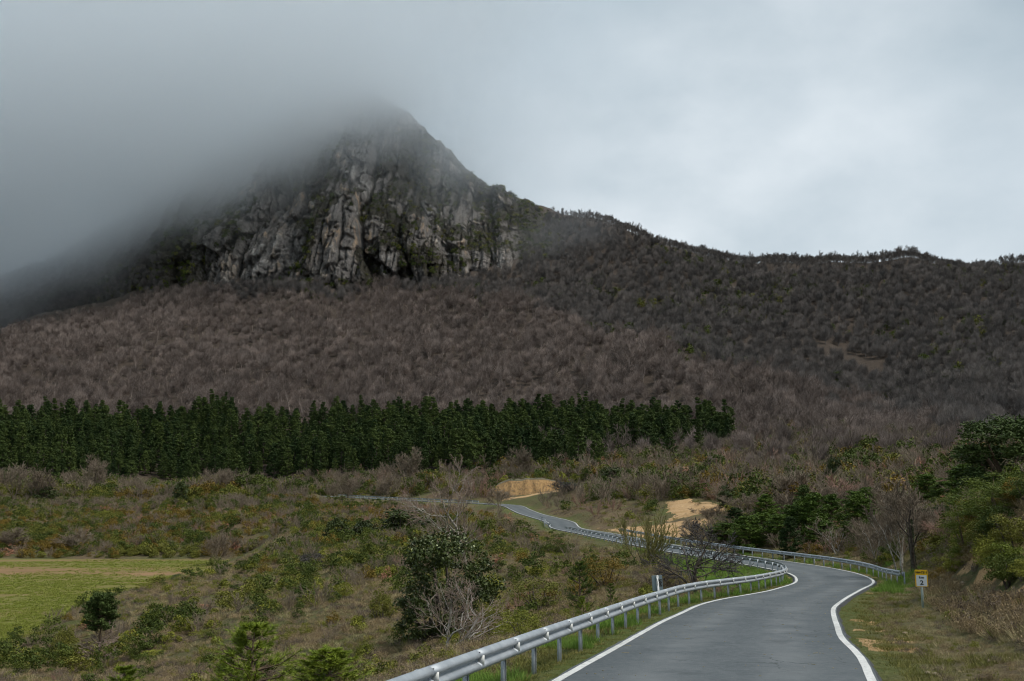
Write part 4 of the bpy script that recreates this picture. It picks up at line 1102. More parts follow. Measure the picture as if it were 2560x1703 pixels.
# scattered masses: points that carry copies of small plants
def scatter(name, protos, pts, scl, label, cat, tilt=0.0, seed=1, idx=None):
    c = bpy.data.collections.new(name + '_kinds')
    for k, me in enumerate(protos):
        o = bpy.data.objects.new('%s_%02d' % (name, k), me); c.objects.link(o)
    rg = np.random.default_rng(seed); n = len(pts)
    me = bpy.data.meshes.new(name); me.vertices.add(n); me.vertices.foreach_set('co', np.ascontiguousarray(pts, np.float32).ravel())
    r = np.stack([rg.normal(0, tilt, n) if tilt else np.zeros(n), rg.normal(0, tilt, n) if tilt else np.zeros(n), rg.uniform(0, 6.283, n)], 1).astype(np.float32)
    a_ = me.attributes.new('rot', 'FLOAT_VECTOR', 'POINT'); a_.data.foreach_set('vector', r.ravel())
    a_ = me.attributes.new('scl', 'FLOAT', 'POINT'); a_.data.foreach_set('value', np.asarray(scl, np.float32))
    ix = rg.integers(0, len(protos), n) if idx is None else idx
    a_ = me.attributes.new('idx', 'INT', 'POINT'); a_.data.foreach_set('value', np.asarray(ix, np.int32))
    me.update()
    ng = bpy.data.node_groups.new(name, 'GeometryNodeTree')
    ng.interface.new_socket('Geometry', in_out='INPUT', socket_type='NodeSocketGeometry'); ng.interface.new_socket('Geometry', in_out='OUTPUT', socket_type='NodeSocketGeometry')
    nd, lk = ng.nodes, ng.links.new
    gi, go = nd.new('NodeGroupInput'), nd.new('NodeGroupOutput')
    iop = nd.new('GeometryNodeInstanceOnPoints'); ci = nd.new('GeometryNodeCollectionInfo')
    ci.inputs['Collection'].default_value = c; ci.inputs['Separate Children'].default_value = True; ci.inputs['Reset Children'].default_value = True
    def na(nm, t):
        x = nd.new('GeometryNodeInputNamedAttribute'); x.data_type = t; x.inputs['Name'].default_value = nm; return x.outputs['Attribute']
    er = nd.new('FunctionNodeEulerToRotation')
    lk(na('rot', 'FLOAT_VECTOR'), er.inputs[0]); lk(er.outputs[0], iop.inputs['Rotation'])
    lk(na('scl', 'FLOAT'), iop.inputs['Scale']); lk(na('idx', 'INT'), iop.inputs['Instance Index'])
    iop.inputs['Pick Instance'].default_value = True
    lk(gi.outputs[0], iop.inputs['Points']); lk(ci.outputs[0], iop.inputs['Instance']); lk(iop.outputs[0], go.inputs[0])
    o = obj(name, me); md = o.modifiers.new('copies', 'NODES'); md.node_group = ng
    return tag(o, label, cat, kind='stuff')

# ------------------------------------------------------------------ where plants may stand
TRACKS = [np.array([(15.2, 141), (18.5, 124), (22, 122), (27, 130), (30, 143), (34, 156), (31, 172), (26, 172), (24, 158), (17, 150), (13.6, 151)]), np.array([(-6, 236), (16, 232), (22, 246), (20, 256), (2, 257), (-7, 253)])]
def candidates(n, r0, r1, a0=-30, a1=30, seed=0, power=0.0):
    """points spread evenly over the view: in angle and log distance (power shifts them outwards)"""
    rg = np.random.default_rng(seed)
    u = rg.uniform(0, 1, n)
    if power: r = (r0 ** power + u * (r1 ** power - r0 ** power)) ** (1 / power)
    else: r = r0 * (r1 / r0) ** u
    a_ = np.radians(rg.uniform(a0, a1, n))
    x, y = r * np.sin(a_), r * np.cos(a_)
    z, e, sd, fd = terrain(x, y, True, True)
    px, py = to_px(x, y, z)
    tr = np.minimum(poly_sd(x, y, TRACKS[0]), poly_sd(x, y, TRACKS[1]))
    return dict(x=x, y=y, z=z, e=e, side=sd, fd=fd, px=px, py=py, r=r, tr=tr)
def sub(c, m): return {k: v[m] for k, v in c.items()}
def pts(c, sink=0.0): return np.stack([c['x'], c['y'], c['z'] - sink], 1)
# what of the road and rails must stay in sight
_ri = np.arange(0, len(RD), 1)
_rx = np.concatenate([RD[_ri, 0] + RN[_ri, 0] * o_ for o_ in (-3, -1.5, 0, 1.5, 3)]); _ry = np.concatenate([RD[_ri, 1] + RN[_ri, 1] * o_ for o_ in (-3, -1.5, 0, 1.5, 3)])
_rz = np.concatenate([RZ[_ri] + 0.4 * (k in (0, 4)) for k in range(5)])
_mk = (_ry > 14) & (_ry < 300)
_rpx, _rpy = to_px(_rx[_mk], _ry[_mk], _rz[_mk]); _rd = _ry[_mk]
def hides_road(px, py, d, w, h):
    s = F / d
    return bool(np.any((_rd > d) & (np.abs(_rpx - px) < w * s / 2 + 4) & (_rpy < py + 2) & (_rpy > py - h * s - 3)))
# ------------------------------------------------------------------ far woods
def far_tree(seed, H, m, bm, nb=(9, 7, 5), tw=0.02, up=0.16, ang=(0.75, 0.6, 0.5), lf=(0.62, 0.55, 0.5), first=0.25):
    sk = skeleton(seed, H, 0.012 * H + 0.03, nb, ang, lf, 0.1, up, first, tw, sides=(4, 3, 3, 3), nseg=(4, 3, 2, 2))
    a_, b_ = tubes(sk[0] + sk[1]), tubes([l for s in sk[2:] for l in s])
    V, Fq, mi = merge_mesh('t', [(np.vstack(a_.V), np.vstack(a_.F4), 0), (np.vstack(b_.V), np.vstack(b_.F4), 1)])
    return mk_mesh('bare_tree', V, None, Fq, [M[bm], M[m]], mi)
def dome_tree(seed, H, W, m, m2, n=300, tw=0.05):
    """leafless tree with a rounded crown of fine upswept twigs, some of them pale"""
    rg_ = np.random.default_rng(seed); c0 = np.array([0, 0, 0.3 * H]); dk, lt = [], []
    lt.append((np.array([(0, 0, -0.3), (0.01 * W, 0, 0.2 * H), (0, 0.01 * W, 0.42 * H)]), [0.02 * H, 0.016 * H, 0.01 * H], 4))
    d = rg_.normal(0, 1, (n, 3)); d[:, 2] = np.abs(d[:, 2]) * 1.05 - 0.12; d /= np.linalg.norm(d, axis=1)[:, None]
    rad = 0.78 + 0.5 * (fbm(d[:, 0] * 1.6 + seed, d[:, 1] * 1.6, d[:, 2] * 1.6, 2, seed) - 0.5) * 1.8
    tip = c0 + d * rad[:, None] * np.array([W / 2, W / 2, 0.72 * H])
    for t in tip[:14]:
        lt.append((np.array([c0 * [1, 1, 0.6], c0 * 0.45 + t * 0.4 + [0, 0, 0.02 * H], c0 * 0.02 + t * 0.98]), [0.012 * H, 0.009 * H, 0.035], 3))
    for t in tip:
        f = rg_.uniform(0.2, 0.7); st = c0 + (t - c0) * f + rg_.normal(0, 0.05 * W, 3); st[2] = max(st[2] - 0.05 * H, 0.1 * H)
        mid = (st + t) / 2 + [0, 0, -0.02 * H]; pale_ = rg_.uniform() < 0.3; L_ = lt if pale_ else dk; k_ = tw * (1.3 if pale_ else 1)
        L_.append((np.array([st, mid, t + rg_.normal(0, 0.03 * W, 3)]), [k_, k_ * 0.8, k_ * 0.45], 3))
        e = mid + (t - mid) * 0.8 + rg_.normal(0, 0.08 * W, 3) + [0, 0, 0.04 * H]
        L_.append((np.array([mid, e]), [tw * 0.7, tw * 0.4], 3))
    a_, b_ = tubes(dk), tubes(lt)
    V, Fq, mi = merge_mesh('t', [(np.vstack(a_.V), np.vstack(a_.F4), 0), (np.vstack(b_.V), np.vstack(b_.F4), 1)])
    return mk_mesh('bare_tree', V, None, Fq, [M[m], M[m2]], mi)
BROWN = [dome_tree(100 + k, 9.5 + (k % 3), 8.6 + 1.6 * (k % 2), 'twig_brown', 'twig_light') for k in range(5)] + [dome_tree(110 + k, 9.5 + k % 2, 9.0, 'twig_light', 'twig_brown', 280) for k in range(3)] + [far_tree(116 + k, 11.0 + k, 'twig_brown', 'twig_light', (10, 8, 6), 0.042, 0.15, (0.75, 0.65, 0.55), (0.66, 0.52, 0.5), 0.2) for k in range(4)]
DARK = [dome_tree(120 + k, 9.0 + (k % 3), 7.6 + 1.4 * (k % 2), 'twig_dark', 'twig_mid') for k in range(6)]
RIDGE = [far_tree(140 + k, 10.5, 'twig_dark', 'twig_dark', (10, 7, 5), 0.035, 0.12, (0.6, 0.6, 0.5), (0.55, 0.55, 0.5), 0.42) for k in range(4)]
def far_pine(seed, H, R, m='pine', clump=8, size=0.55, point=0.7):
    ln, P, D = pine_parts(seed, H, R, 14, 7, clump, size, 0.08, point)
    t_ = tubes(ln); V1, F1 = leaves(P, D, 0.3, 0.4, seed, 0.4)
    V, Fq, mi = merge_mesh('t', [(np.vstack(t_.V), np.vstack(t_.F4), 0), (V1, F1, 1)])
    return mk_mesh('pine_tree', V, None, Fq, [M['bark'], M[m]], mi)
FPINE = [far_pine(200 + k, 10.5 + 1.4 * (k % 4), 2.7 + 0.5 * (k % 3), clump=13, size=0.66, point=0.6 + 0.13 * (k % 4)) for k in range(8)]
def far_bush(seed, w, h, m, n=260, leaf=0.2, shape='round'):
    P, D, C = lumps(seed, w, h, 12, n, shape, 0.0, 0.6); V, Fq = leaves(P, D, leaf, 0.55, seed, 0.7)
    return mk_mesh('shrub', V, None, Fq, [M[m]])
def far_bare(seed, H, m, stems=6):
    sk = skeleton(seed, H, 0.035, (6, 5), (0.6, 0.55), (0.5, 0.5), 0.1, 0.12, 0.2, 0.014, stems, sides=(3, 3, 3, 3), nseg=(3, 2, 2, 2), stem_ang=0.8)
    return tubes([l for s in sk for l in s]).mesh('bare_shrub', [M[m]])

def in_poly(c, P): return poly_sd(c['px'], c['py'], np.array(P, float)) < 0
def thin(c, n): return sub(c, np.arange(len(c['x'])) < n)
# which trees stand where, told by the place of their foot
PINE_REG = [(-400,1060),(1300,1058),(1450,1060),(1600,1072),(1740,1092),(1825,1108),(1830,1128),(1700,1142),(1500,1156),(1250,1178),(1100,1190),(600,1200),(-400,1204)]
SPUR = np.array([(-500,700),(300,720),(900,735),(1100,745),(1300,772),(1450,800),(1600,850),(1750,900),(1900,955),(2050,1005),(2200,1060),(2350,1110),(2500,1150),(2700,1160)], float)
cw = candidates(54000, 225, 1010, -30.5, 30.5, 3, 1.6)
lim = np.interp(cw['px'], [-400, 200, 350, 700, 900, 1150, 1300, 1400, 3000], [640, 650, 712, 700, 706, 700, 672, 500, 500])
cwp = dict(cw); cwp['py'] = cw['py'] + (fbm(cw['x'] / 11, cw['y'] / 11, 0, 3, 96) - 0.5) * 80 * sstep(1110, 1160, cw['py']) + (fbm(cw['x'] / 20, cw['y'] / 20, 0, 2, 94) - 0.5) * 40 * sstep(1120, 1080, cw['py'])
pine_m = in_poly(cwp, PINE_REG)
low = np.interp(cw['px'], [-400, 1100, 1300, 1800, 1900, 2200, 2450, 3000], [1190, 1185, 1172, 1165, 1182, 1178, 1180, 1180]) + (fbm(cw['x'] / 18, cw['y'] / 18, 0, 3, 98) - 0.5) * 130
front = cw['py'] + (fbm(cw['x'] / 28, cw['y'] / 28, 0, 3, 99) - 0.5) * 110 > np.interp(cw['px'], *SPUR.T)
wood = (~pine_m) & (cw['py'] < low) & (cw['py'] > lim) & (cw['r'] > np.where(cw['px'] > 1780, 228, 300)) & ~((cw['px'] < 1250) & (cw['r'] > 900))
wood &= ~((cw['px'] < 1780) & (cw['py'] > 1075) & ~((cw['px'] > 1350) & (cw['py'] < 1160) & (cw['py'] > 1090)))
RIDGE_L = [1330, 1350, 1500, 1600, 1700, 1800, 1950, 2100, 2300, 2560, 2750], [518, 521, 558, 586, 617, 643, 658, 658, 650, 656, 656]
ridge_y = np.interp(cw['px'], *RIDGE_L)
is_ridge = wood & (cw['px'] > 1330) & (cw['py'] < ridge_y + 20)
gap = fbm(cw['x'] / 30, cw['y'] / 30, 0, 3, 91)
brown_c = sub(cw, wood & front & ~is_ridge); dark_c = sub(cw, wood & ~front & ~is_ridge & (gap > 0.3))
rg = np.random.default_rng(77)
def individuals(c, k, meshes, name, label, cat, group, smin, smax, seed):
    rg_ = np.random.default_rng(seed)
    for i in range(k):
        o = obj(name, meshes[rg_.integers(len(meshes))], None, (c['x'][i], c['y'][i], c['z'][i] - 0.15), rg_.uniform(0, 6.28), rg_.uniform(smin, smax))
        tag(o, label, cat, group)
def order(c, key): 
    o_ = np.argsort(key); return {k: v[o_] for k, v in c.items()}
def space_out(c, dist, n):
    """keep points at least dist apart, in order"""
    cell = {}; keep = []
    for i in range(len(c['x'])):
        kx, ky = int(c['x'][i] // dist), int(c['y'][i] // dist); ok = True
        for ax in (-1, 0, 1):
            for ay in (-1, 0, 1):
                for j in cell.get((kx + ax, ky + ay), ()):
                    if (c['x'][i] - c['x'][j]) ** 2 + (c['y'][i] - c['y'][j]) ** 2 < dist * dist: ok = False
        if ok:
            cell.setdefault((kx, ky), []).append(i); keep.append(i)
            if len(keep) >= n: break
    return {k: v[np.array(keep, int)] for k, v in c.items()}
# pine plantation
pc_ = space_out(sub(cw, pine_m & (np.abs(np.degrees(np.arctan2(cw['x'], cw['y']))) < 29) & (fbm(cw['x'] / 12, cw['y'] / 12, 0, 2, 97) > 0.28)), 3.2, 6000)
pc_ = order(pc_, pc_['r'])
front_p = np.zeros(len(pc_['x']), bool)
ang_bin = {}
for i in range(len(pc_['x'])):            # the nearest rows, and so the ones that show largest, stand as trees of their own
    b_ = int(pc_['px'][i] // 18); ang_bin.setdefault(b_, 0)
    if -30 < pc_['px'][i] < 1850 and ang_bin[b_] < 3 and front_p.sum() < 300: ang_bin[b_] += 1; front_p[i] = True
individuals(sub(pc_, front_p), int(front_p.sum()), FPINE, 'pine_tree', 'dark green pine in the front rows of the dense plantation', 'pine', 'pines of the plantation', 0.45, 1.12, 5)
bk = sub(pc_, ~front_p)
scatter('pine_wood', FPINE, pts(bk, 0.2), np.random.default_rng(6).uniform(0.5, 1.16, len(bk['x'])), 'dense dark green pine plantation across the foot of the mountain', 'forest', 0.02, 7)
# bare woods
bc = space_out(brown_c, 4.9, 16000)
ib = (bc['py'] > 1000) & (bc['px'] > 1780) & (bc['px'] < 2580)
near_b = order(sub(bc, ib), sub(bc, ib)['r'])
nb_ = min(150, len(near_b['x']))
individuals(near_b, nb_, BROWN, 'bare_tree', 'leafless purplish brown tree on the lower right slope above the road', 'tree', 'bare trees on the lower slope', 0.4, 0.8, 8)
rest = {k: np.r_[sub(bc, ~ib)[k], near_b[k][nb_:]] for k in bc}
_u = np.random.default_rng(93).uniform(0, 1, len(rest['x']))
_pl = sstep(0.5, 0.62, fbm(rest['x'] / 70, rest['y'] / 40, 0, 3, 93)) * 0.55 + 0.3 * np.exp(-((rest['py'] - 860) / 70) ** 2) + 0.06
brown_ix = np.where(_u < _pl, 5 + np.random.default_rng(94).integers(0, 3, len(_u)), np.where(_u > 0.5, 8 + np.random.default_rng(95).integers(0, 4, len(_u)), np.random.default_rng(96).integers(0, 5, len(_u))))
scatter('brown_wood', BROWN, pts(rest, 0.2), np.random.default_rng(9).uniform(0.6, 1.1, len(rest['x'])) * (0.55 + 0.85 * fbm(rest['x'] / 24, rest['y'] / 24, 0, 3, 92)), 'leafless purplish brown wood covering the lower mountain slope', 'forest', 0.06, 10, brown_ix)
dc_ = space_out(dark_c, 5.2, 12000)
scatter('dark_wood', DARK, pts(dc_, 0.2), np.random.default_rng(11).uniform(0.7, 1.1, len(dc_['x'])), 'darker grey brown leafless wood on the upper right slope', 'forest', 0.04, 12)
rc = space_out(sub(cw, is_ridge), 2.7, 3200)
crest = sub(rc, rc['py'] < np.interp(rc['px'], *RIDGE_L) + 12)
oth = sub(rc, ~(rc['py'] < np.interp(rc['px'], *RIDGE_L) + 12))
ncr = min(140, len(crest['x']))
individuals(crest, ncr, RIDGE, 'ridge_tree', 'leafless tree standing against the sky on the right ridge', 'tree', 'bare trees along the ridge', 0.9, 1.45, 13)
oth = {k: np.r_[oth[k], crest[k][ncr:]] for k in oth}
if len(oth['x']): scatter('ridge_wood', RIDGE, pts(oth, 0.2), np.random.default_rng(14).uniform(0.75, 1.05, len(oth['x'])), 'leafless wood just below the crest of the right ridge', 'forest', 0.03, 15)
# evergreen clumps among the bare trees
EVER = [far_bush(160 + k, 5.0, 5.0, 'juniper', 300, 0.42) for k in range(3)] + [far_bush(164, 5.5, 5.5, 'olive', 300, 0.42)]
ce = sub(cw, wood & ~front & ~is_ridge & (fbm(cw['x'] / 55, cw['y'] / 55, 0, 3, 95) > 0.54))
ce = space_out(ce, 5.0, 900)
scatter('evergreen_scrub', EVER, pts(ce, 0.2), np.random.default_rng(16).uniform(0.5, 1.25, len(ce['x'])), 'dark evergreen scrub among the bare trees of the upper slope', 'scrub', 0.05, 17)
# scrub on the ledges of the mountain, trees on its flanks
rg = np.random.default_rng(18)
up_m = (MTN_S > 0.55) & (rg.uniform(0, 1, len(MTN_P)) < 0.035) & (MTN_PX > 250)
LEDGE = [far_bush(170 + k, 4.2, 3.4, ('juniper', 'twig_dark', 'juniper', 'olive')[k], 200, 0.4) for k in range(4)]
lp_ = MTN_P[up_m]
scatter('ledge_scrub', LEDGE, lp_ - [0, 0, 0.4], rg.uniform(0.35, 1.1, len(lp_)), 'dark scrub growing on the ledges of the limestone face', 'scrub', 0.1, 19)
fl_m = ((MTN_PX < 420) | (MTN_V < 0.10)) & (MTN_N[:, 2] > 0.3) & (rg.uniform(0, 1, len(MTN_P)) < np.where(MTN_PX < 420, 0.05, 0.02))
fp_ = MTN_P[fl_m]
scatter('flank_wood', DARK, fp_ - [0, 0, 0.5], rg.uniform(0.4, 0.8, len(fp_)), 'leafless dark wood on the cloudy left flank of the mountain', 'forest', 0.05, 20)

# ------------------------------------------------------------------ shrubland between the fields and the plantation
SH = {'olive': [far_bush(300 + k, 1.7, 1.3, 'olive', 620, 0.085) for k in range(3)], 'rust': [far_bush(310 + k, 1.5, 1.2, 'rust', 560, 0.08) for k in range(2)],
      'juniper': [far_bush(320 + k, 1.6, 1.7, 'juniper', 620, 0.085) for k in range(3)], 'gorse': [far_bush(330 + k, 1.4, 1.0, 'gorse', 560, 0.08) for k in range(2)],
      'bare': [far_bare(340 + k, 2.6, 'twig_grey') for k in range(3)], 'barepink': [far_bare(345 + k, 2.4, 'twig_pink') for k in range(2)], 'red': [far_bush(350, 1.5, 1.5, 'dryred', 460, 0.075)]}
ALLSH = sum(SH.values(), []); KIND = sum([[k] * len(v) for k, v in SH.items()], [])
first_of = {k: KIND.index(k) for k in SH}; cnt_of = {k: len(v) for k, v in SH.items()}
cs = candidates(34000, 30, 385, -30.5, 30.5, 23, 1.35)
ok = (cs['e'] > 3.2) & (cs['fd'] > np.where((cs['y'] > 105) & (cs['y'] < 189), 13, 1.5)) & (cs['tr'] > 1.2) & ~in_poly(cs, PINE_REG)
dens = np.where(cs['r'] > 195, 1.0, np.where(cs['r'] > 130, 0.75, np.where(cs['r'] > 62, 0.25, 0.11)))
dens = np.where((cs['side'] > 0) & (cs['r'] > 60), 0.9, dens)
dens = np.where((cs['px'] > 1150) & (cs['px'] < 1620) & (cs['r'] < 250) & (cs['e'] < 12), 0.12, dens)
n1 = fbm(cs['x'] / 14, cs['y'] / 14, 0, 3, 51); n2 = fbm(cs['x'] / 22, cs['y'] / 22, 0, 3, 53)
rg = np.random.default_rng(54)
ok &= rg.uniform(0, 1, len(ok)) < dens * (0.4 + 1.2 * sstep(0.35, 0.6, n1))
cs = sub(cs, ok); n1, n2 = n1[ok], n2[ok]
keepm = np.array([not (cs['e'][i] < 14 and hides_road(cs['px'][i], cs['py'][i], cs['y'][i], 1.6, 1.7)) for i in range(len(cs['x']))])
cs = sub(cs, keepm); n1, n2 = n1[keepm], n2[keepm]
u = np.clip(0.5 * rg.uniform(0, 1, len(cs['x'])) + 0.5 * np.clip((fbm(cs['x'] / 9, cs['y'] / 9, 0, 3, 56) - 0.5) * 2.2 + 0.5, 0, 1), 0, 0.999); u = np.argsort(np.argsort(u)) / len(u)
right = (cs['side'] > 0)
sel = np.where(u < 0.34, 'olive', np.where(u < 0.55, 'juniper', np.where(u < 0.72, 'rust', np.where(u < 0.80, 'gorse', np.where(u < 0.95, 'bare', np.where(u < 0.98, 'barepink', 'red'))))))
sel = np.where((n2 > 0.54) & (u < 0.4) & (cs['r'] > 150), 'rust', sel); sel = np.where((cs['r'] < 140) & (sel == 'rust') & (u < 0.69), 'gorse', sel)
sel = np.where((cs['r'] < 140) & (u > 0.2) & (u < 0.34), 'juniper', sel)
sel = np.where((cs['py'] > 1190) & (cs['py'] < 1275) & (cs['px'] < 1100) & (u > 0.55), 'bare', sel)
sel = np.where(right & (u < 0.2), 'bare', np.where(right & (u < 0.27), 'barepink', np.where(right & (u < 0.45), 'olive', np.where(right & (u < 0.62), 'juniper', np.where(right & (u < 0.72), 'rust', sel)))))
ix = np.array([first_of[s] + rg.integers(cnt_of[s]) for s in sel])
sc_ = rg.uniform(0.55, 1.35, len(ix)) * np.where(cs['r'] < 62, 0.45, np.where(cs['r'] < 130, 0.7, 1.05)) * np.where((cs['r'] > 140) & ((cs['side'] > 0) | (cs['py'] < 1250)), rg.choice([1.0, 1.0, 1.5, 2.1], len(ix)), 1.0)
# the largest of them in the picture are shrubs of their own, the rest one mass
big = np.argsort(-(sc_ / cs['y']))
LAB = {'olive': 'rounded olive green shrub on the rough slope', 'rust': 'rust orange low shrub on the rough slope', 'juniper': 'dark green juniper like shrub on the rough slope', 'gorse': 'yellow green low shrub on the rough slope',
       'bare': 'leafless grey brown shrub on the rough slope', 'barepink': 'leafless reddish twiggy shrub on the rough slope', 'red': 'shrub of dead reddish leaves on the rough slope'}
MINOR = []
isb = np.zeros(len(ix), bool); isb[big[:260]] = True
for i in np.where(isb)[0]:
    o = obj('shrub' if 'bare' not in sel[i] else 'bare_shrub', ALLSH[ix[i]], None, (cs['x'][i], cs['y'][i], cs['z'][i] - 0.08), rg.uniform(0, 6.28), sc_[i])
    tag(o, LAB[sel[i]], 'shrub', LAB[sel[i]].replace('shrub', 'shrubs'))
    MINOR.append((o, LAB[sel[i]].split(' on the ')[0], cs['px'][i], cs['py'][i]))
cr_ = sub(cs, ~isb)
scatter('shrubland', ALLSH, pts(cr_, 0.08), sc_[~isb], 'mixed green, rust and bare scrub below the plantation and beyond the road', 'scrub', 0.06, 55, ix[~isb])

# ------------------------------------------------------------------ heath, dry grass and green verge
HT = [heath_mesh('heath_tuft', 400 + k, 0.75, 0.3, 150, ('heath', 'heath', 'heath_grey', 'heath_grey', 'heath')[k]) for k in range(5)]
DG = [tuft_mesh('dry_grass_tuft', 410 + k, 60, 0.22, 0.32, 0.009, 'drygrass', 0.8) for k in range(3)] + [tuft_mesh('olive_grass_tuft', 415, 60, 0.24, 0.26, 0.009, 'grass_mix', 0.8)]
GT = [heath_mesh('green_heath_tuft', 420, 0.7, 0.28, 150, 'olive', 0.035), heath_mesh('yellow_heath_tuft', 421, 0.55, 0.3, 150, 'gorse', 0.035)]
KT = HT + DG + GT
ch = candidates(62000, 13, 200, -30.5, 30.5, 57)
n1 = fbm(ch['x'] / 4, ch['y'] / 4, 0, 3, 58); n3 = fbm(ch['x'] / 1.5, ch['y'] / 1.5, 0, 3, 59)
rg = np.random.default_rng(60)
ok = (ch['e'] > np.where(ch['side'] > 0, 0.9, 1.3)) & (ch['fd'] > 1.0) & ((ch['tr'] > 0.6) | (rg.uniform(0, 1, len(n1)) < 0.22)) & (poly_sd(ch['x'], ch['y'], LOOP) > 0.5) & (rg.uniform(0, 1, len(n1)) < 0.55 + 0.6 * (n3 - 0.4))
ok &= ~((ch['side'] > 0) & (ch['px'] > 2350) & (ch['py'] > 1330) & (ch['py'] < 1540) & (fbm(ch['x'] / 2.2, ch['y'] / 2.2, ch['z'] / 1.2, 3, 44) > 0.5))
ok &= ~((ch['e'] < 3.0) & (rg.uniform(0, 1, len(n1)) < 0.35))
ch, n1, n3 = sub(ch, ok), n1[ok], n3[ok]
u = rg.uniform(0, 1, len(n1)) + (n1 - 0.5) * 1.3
ixh = np.where(u < 0.30, 5 + rg.integers(0, 4, len(u)), np.where(u < 0.86, rg.integers(0, 5, len(u)), 9 + rg.integers(0, 2, len(u))))
ixh = np.where((ch['e'] < 3.5) & (rg.uniform(0, 1, len(u)) < 0.6), 5 + rg.integers(0, 4, len(u)), ixh)
bank = (ch['side'] > 0) & (ch['e'] > 3.0) & (ch['r'] < 62)
ixh = np.where(bank & (rg.uniform(0, 1, len(u)) < 0.6), np.array([0, 1, 4, 2])[rg.integers(0, 4, len(u))], ixh)
sh = rg.uniform(0.5, 1.15, len(u)) * np.where(bank, 1.35, 1.0) * np.clip(0.55 + ch['r'] / 110, 0.6, 1.6) * np.where(ch['e'] < 3, 0.6, 1)
scatter('heath', KT, pts(ch, 0.03), sh, 'brown and grey heath with dry grass covering the open slopes', 'heath', 0.12, 61, ixh)
GR = [tuft_mesh('grass_tuft', 430 + k, 70, 0.16, 0.26, 0.006, 'grass', 0.7) for k in range(3)] + [tuft_mesh('short_grass_tuft', 434 + k, 60, 0.2, 0.13, 0.006, 'grass_mix', 0.9) for k in range(2)]
cg = candidates(30000, 11, 110, -30.5, 30.5, 63)
ng_ = fbm(cg['x'] / 1.6, cg['y'] / 1.6, 0, 3, 64)
inl = poly_sd(cg['x'], cg['y'], LOOP) < 0.6
rg = np.random.default_rng(65)
okl = (cg['e'] > 0.12) & (((cg['side'] < 0) & (cg['e'] < 2.4 + (ng_ - 0.5) * 3)) | ((cg['side'] > 0) & (cg['e'] < 1.6 + (ng_ - 0.5) * 5)) | inl)
cg, ng_, inl = sub(cg, okl), ng_[okl], inl[okl]
u = rg.uniform(0, 1, len(ng_))
tall = (ng_ > 0.5) & (cg['e'] > 0.55) & (cg['side'] < 0) | inl | ((cg['side'] > 0) & (cg['y'] > 48) & (cg['e'] > 0.4))
ixg = np.where(tall & (u < 0.85), rg.integers(0, 3, len(u)), 3 + rg.integers(0, 2, len(u)))
sg_ = rg.uniform(0.6, 1.2, len(u)) * np.where(cg['e'] < 0.45, 0.5, 1.0) * np.clip(0.8 + cg['r'] / 120, 0.8, 1.5)
scatter('grass', GR, pts(cg, 0.02), sg_, 'green and olive grass along the road verges and inside the bend', 'grass', 0.1, 66, ixg)
# young crop on the field, thinner where the earth shows
cf = candidates(60000, 80, 205, -31, -12, 68)
kf = (cf['fd'] < -1.5) & (np.random.default_rng(69).uniform(0, 1, 60000) < 0.55 - 0.8 * bare_earth(cf['x'], cf['y'])) & (fbm(cf['x'] / 9, cf['y'] / 2.2, 0, 4, 70, 0.6) > 0.36)
cf = sub(cf, kf)
CR = [tuft_mesh('crop_tuft', 440 + k, 26, 0.3, 0.17, 0.022, 'crop', 0.9) for k in range(3)]
scatter('crop', CR, pts(cf, -0.05), np.random.default_rng(71).uniform(0.7, 1.5, len(cf['x'])), 'short green crop growing in the field', 'crop', 0.1, 72)
# twigs and dead leaves blown on to the asphalt
mb = MB(); rg = np.random.default_rng(67)
for k in range(420):
    i = rg.integers(55, 210); o_ = rg.uniform(-1, 1); o_ = np.sign(o_) * abs(o_) ** 0.6 * (RD[i, 2] - 0.25)
    p = np.array([RD[i, 0] + RN[i, 0] * o_, RD[i, 1] + RN[i, 1] * o_]); z = float(road_z_at(i, o_)) + 0.004
    L, wd, a_ = rg.uniform(0.015, 0.05) if rg.uniform() < 0.85 else rg.uniform(0.08, 0.16), rg.uniform(0.006, 0.018), rg.uniform(0, 3.14)
    mb.box((p[0], p[1], z + 0.004), (L, wd, 0.006), Euler((0, 0, a_)))
tag(obj('leaf_litter', mb.mesh('leaf_litter', [M['drygrass']])), 'dead leaves and bits of twig lying on the asphalt', 'litter', kind='stuff')
# ------------------------------------------------------------------ trees and bushes one can pick out
def spot(px, d): 
    x = d * float(side_at(px)); return x, d, tz(x, d)
_dim = {}
HEROES = []
def dims(me):
    if me.name not in _dim:
        c_ = np.empty(len(me.vertices) * 3, np.float32); me.vertices.foreach_get('co', c_); c_ = c_.reshape(-1, 3)
        lo, hi = np.percentile(c_, 1, axis=0), np.percentile(c_, 99, axis=0)
        _dim[me.name] = (float(c_[:, 2].max()), float((hi[0] - lo[0] + hi[1] - lo[1]) / 2))
    return _dim[me.name]
def hero(name, label, cat, px, d, top, parts, group=None, rotz=None, wpx=None, seed=0, href=None, wref=None):
    """parts: (part name, mesh); scaled so that the top reaches the given row and the crown the given width"""
    x, y, z = spot(px, d)
    H = max(y * float(slope_at(top)) - z, 0.3)
    hh = max(dims(m_)[0] for _, m_ in parts); ww = max(dims(m_)[1] for _, m_ in parts)
    s = H / hh; sx = s if not wpx else wpx * d / F / ww
    r = empty(name, (x, y, z - 0.05), 0.0)
    r.rotation_euler = (0, 0, (seed * 1.7 + px * 0.013) % 6.28 if rotz is None else rotz); r.scale = (sx, sx, s)
    tag(r, label, cat, group)
    HEROES.append((label, px, float(to_px(x, y, z)[1]), top))
    for n_, me in parts: obj(n_, me, r)
    return r
from functools import lru_cache
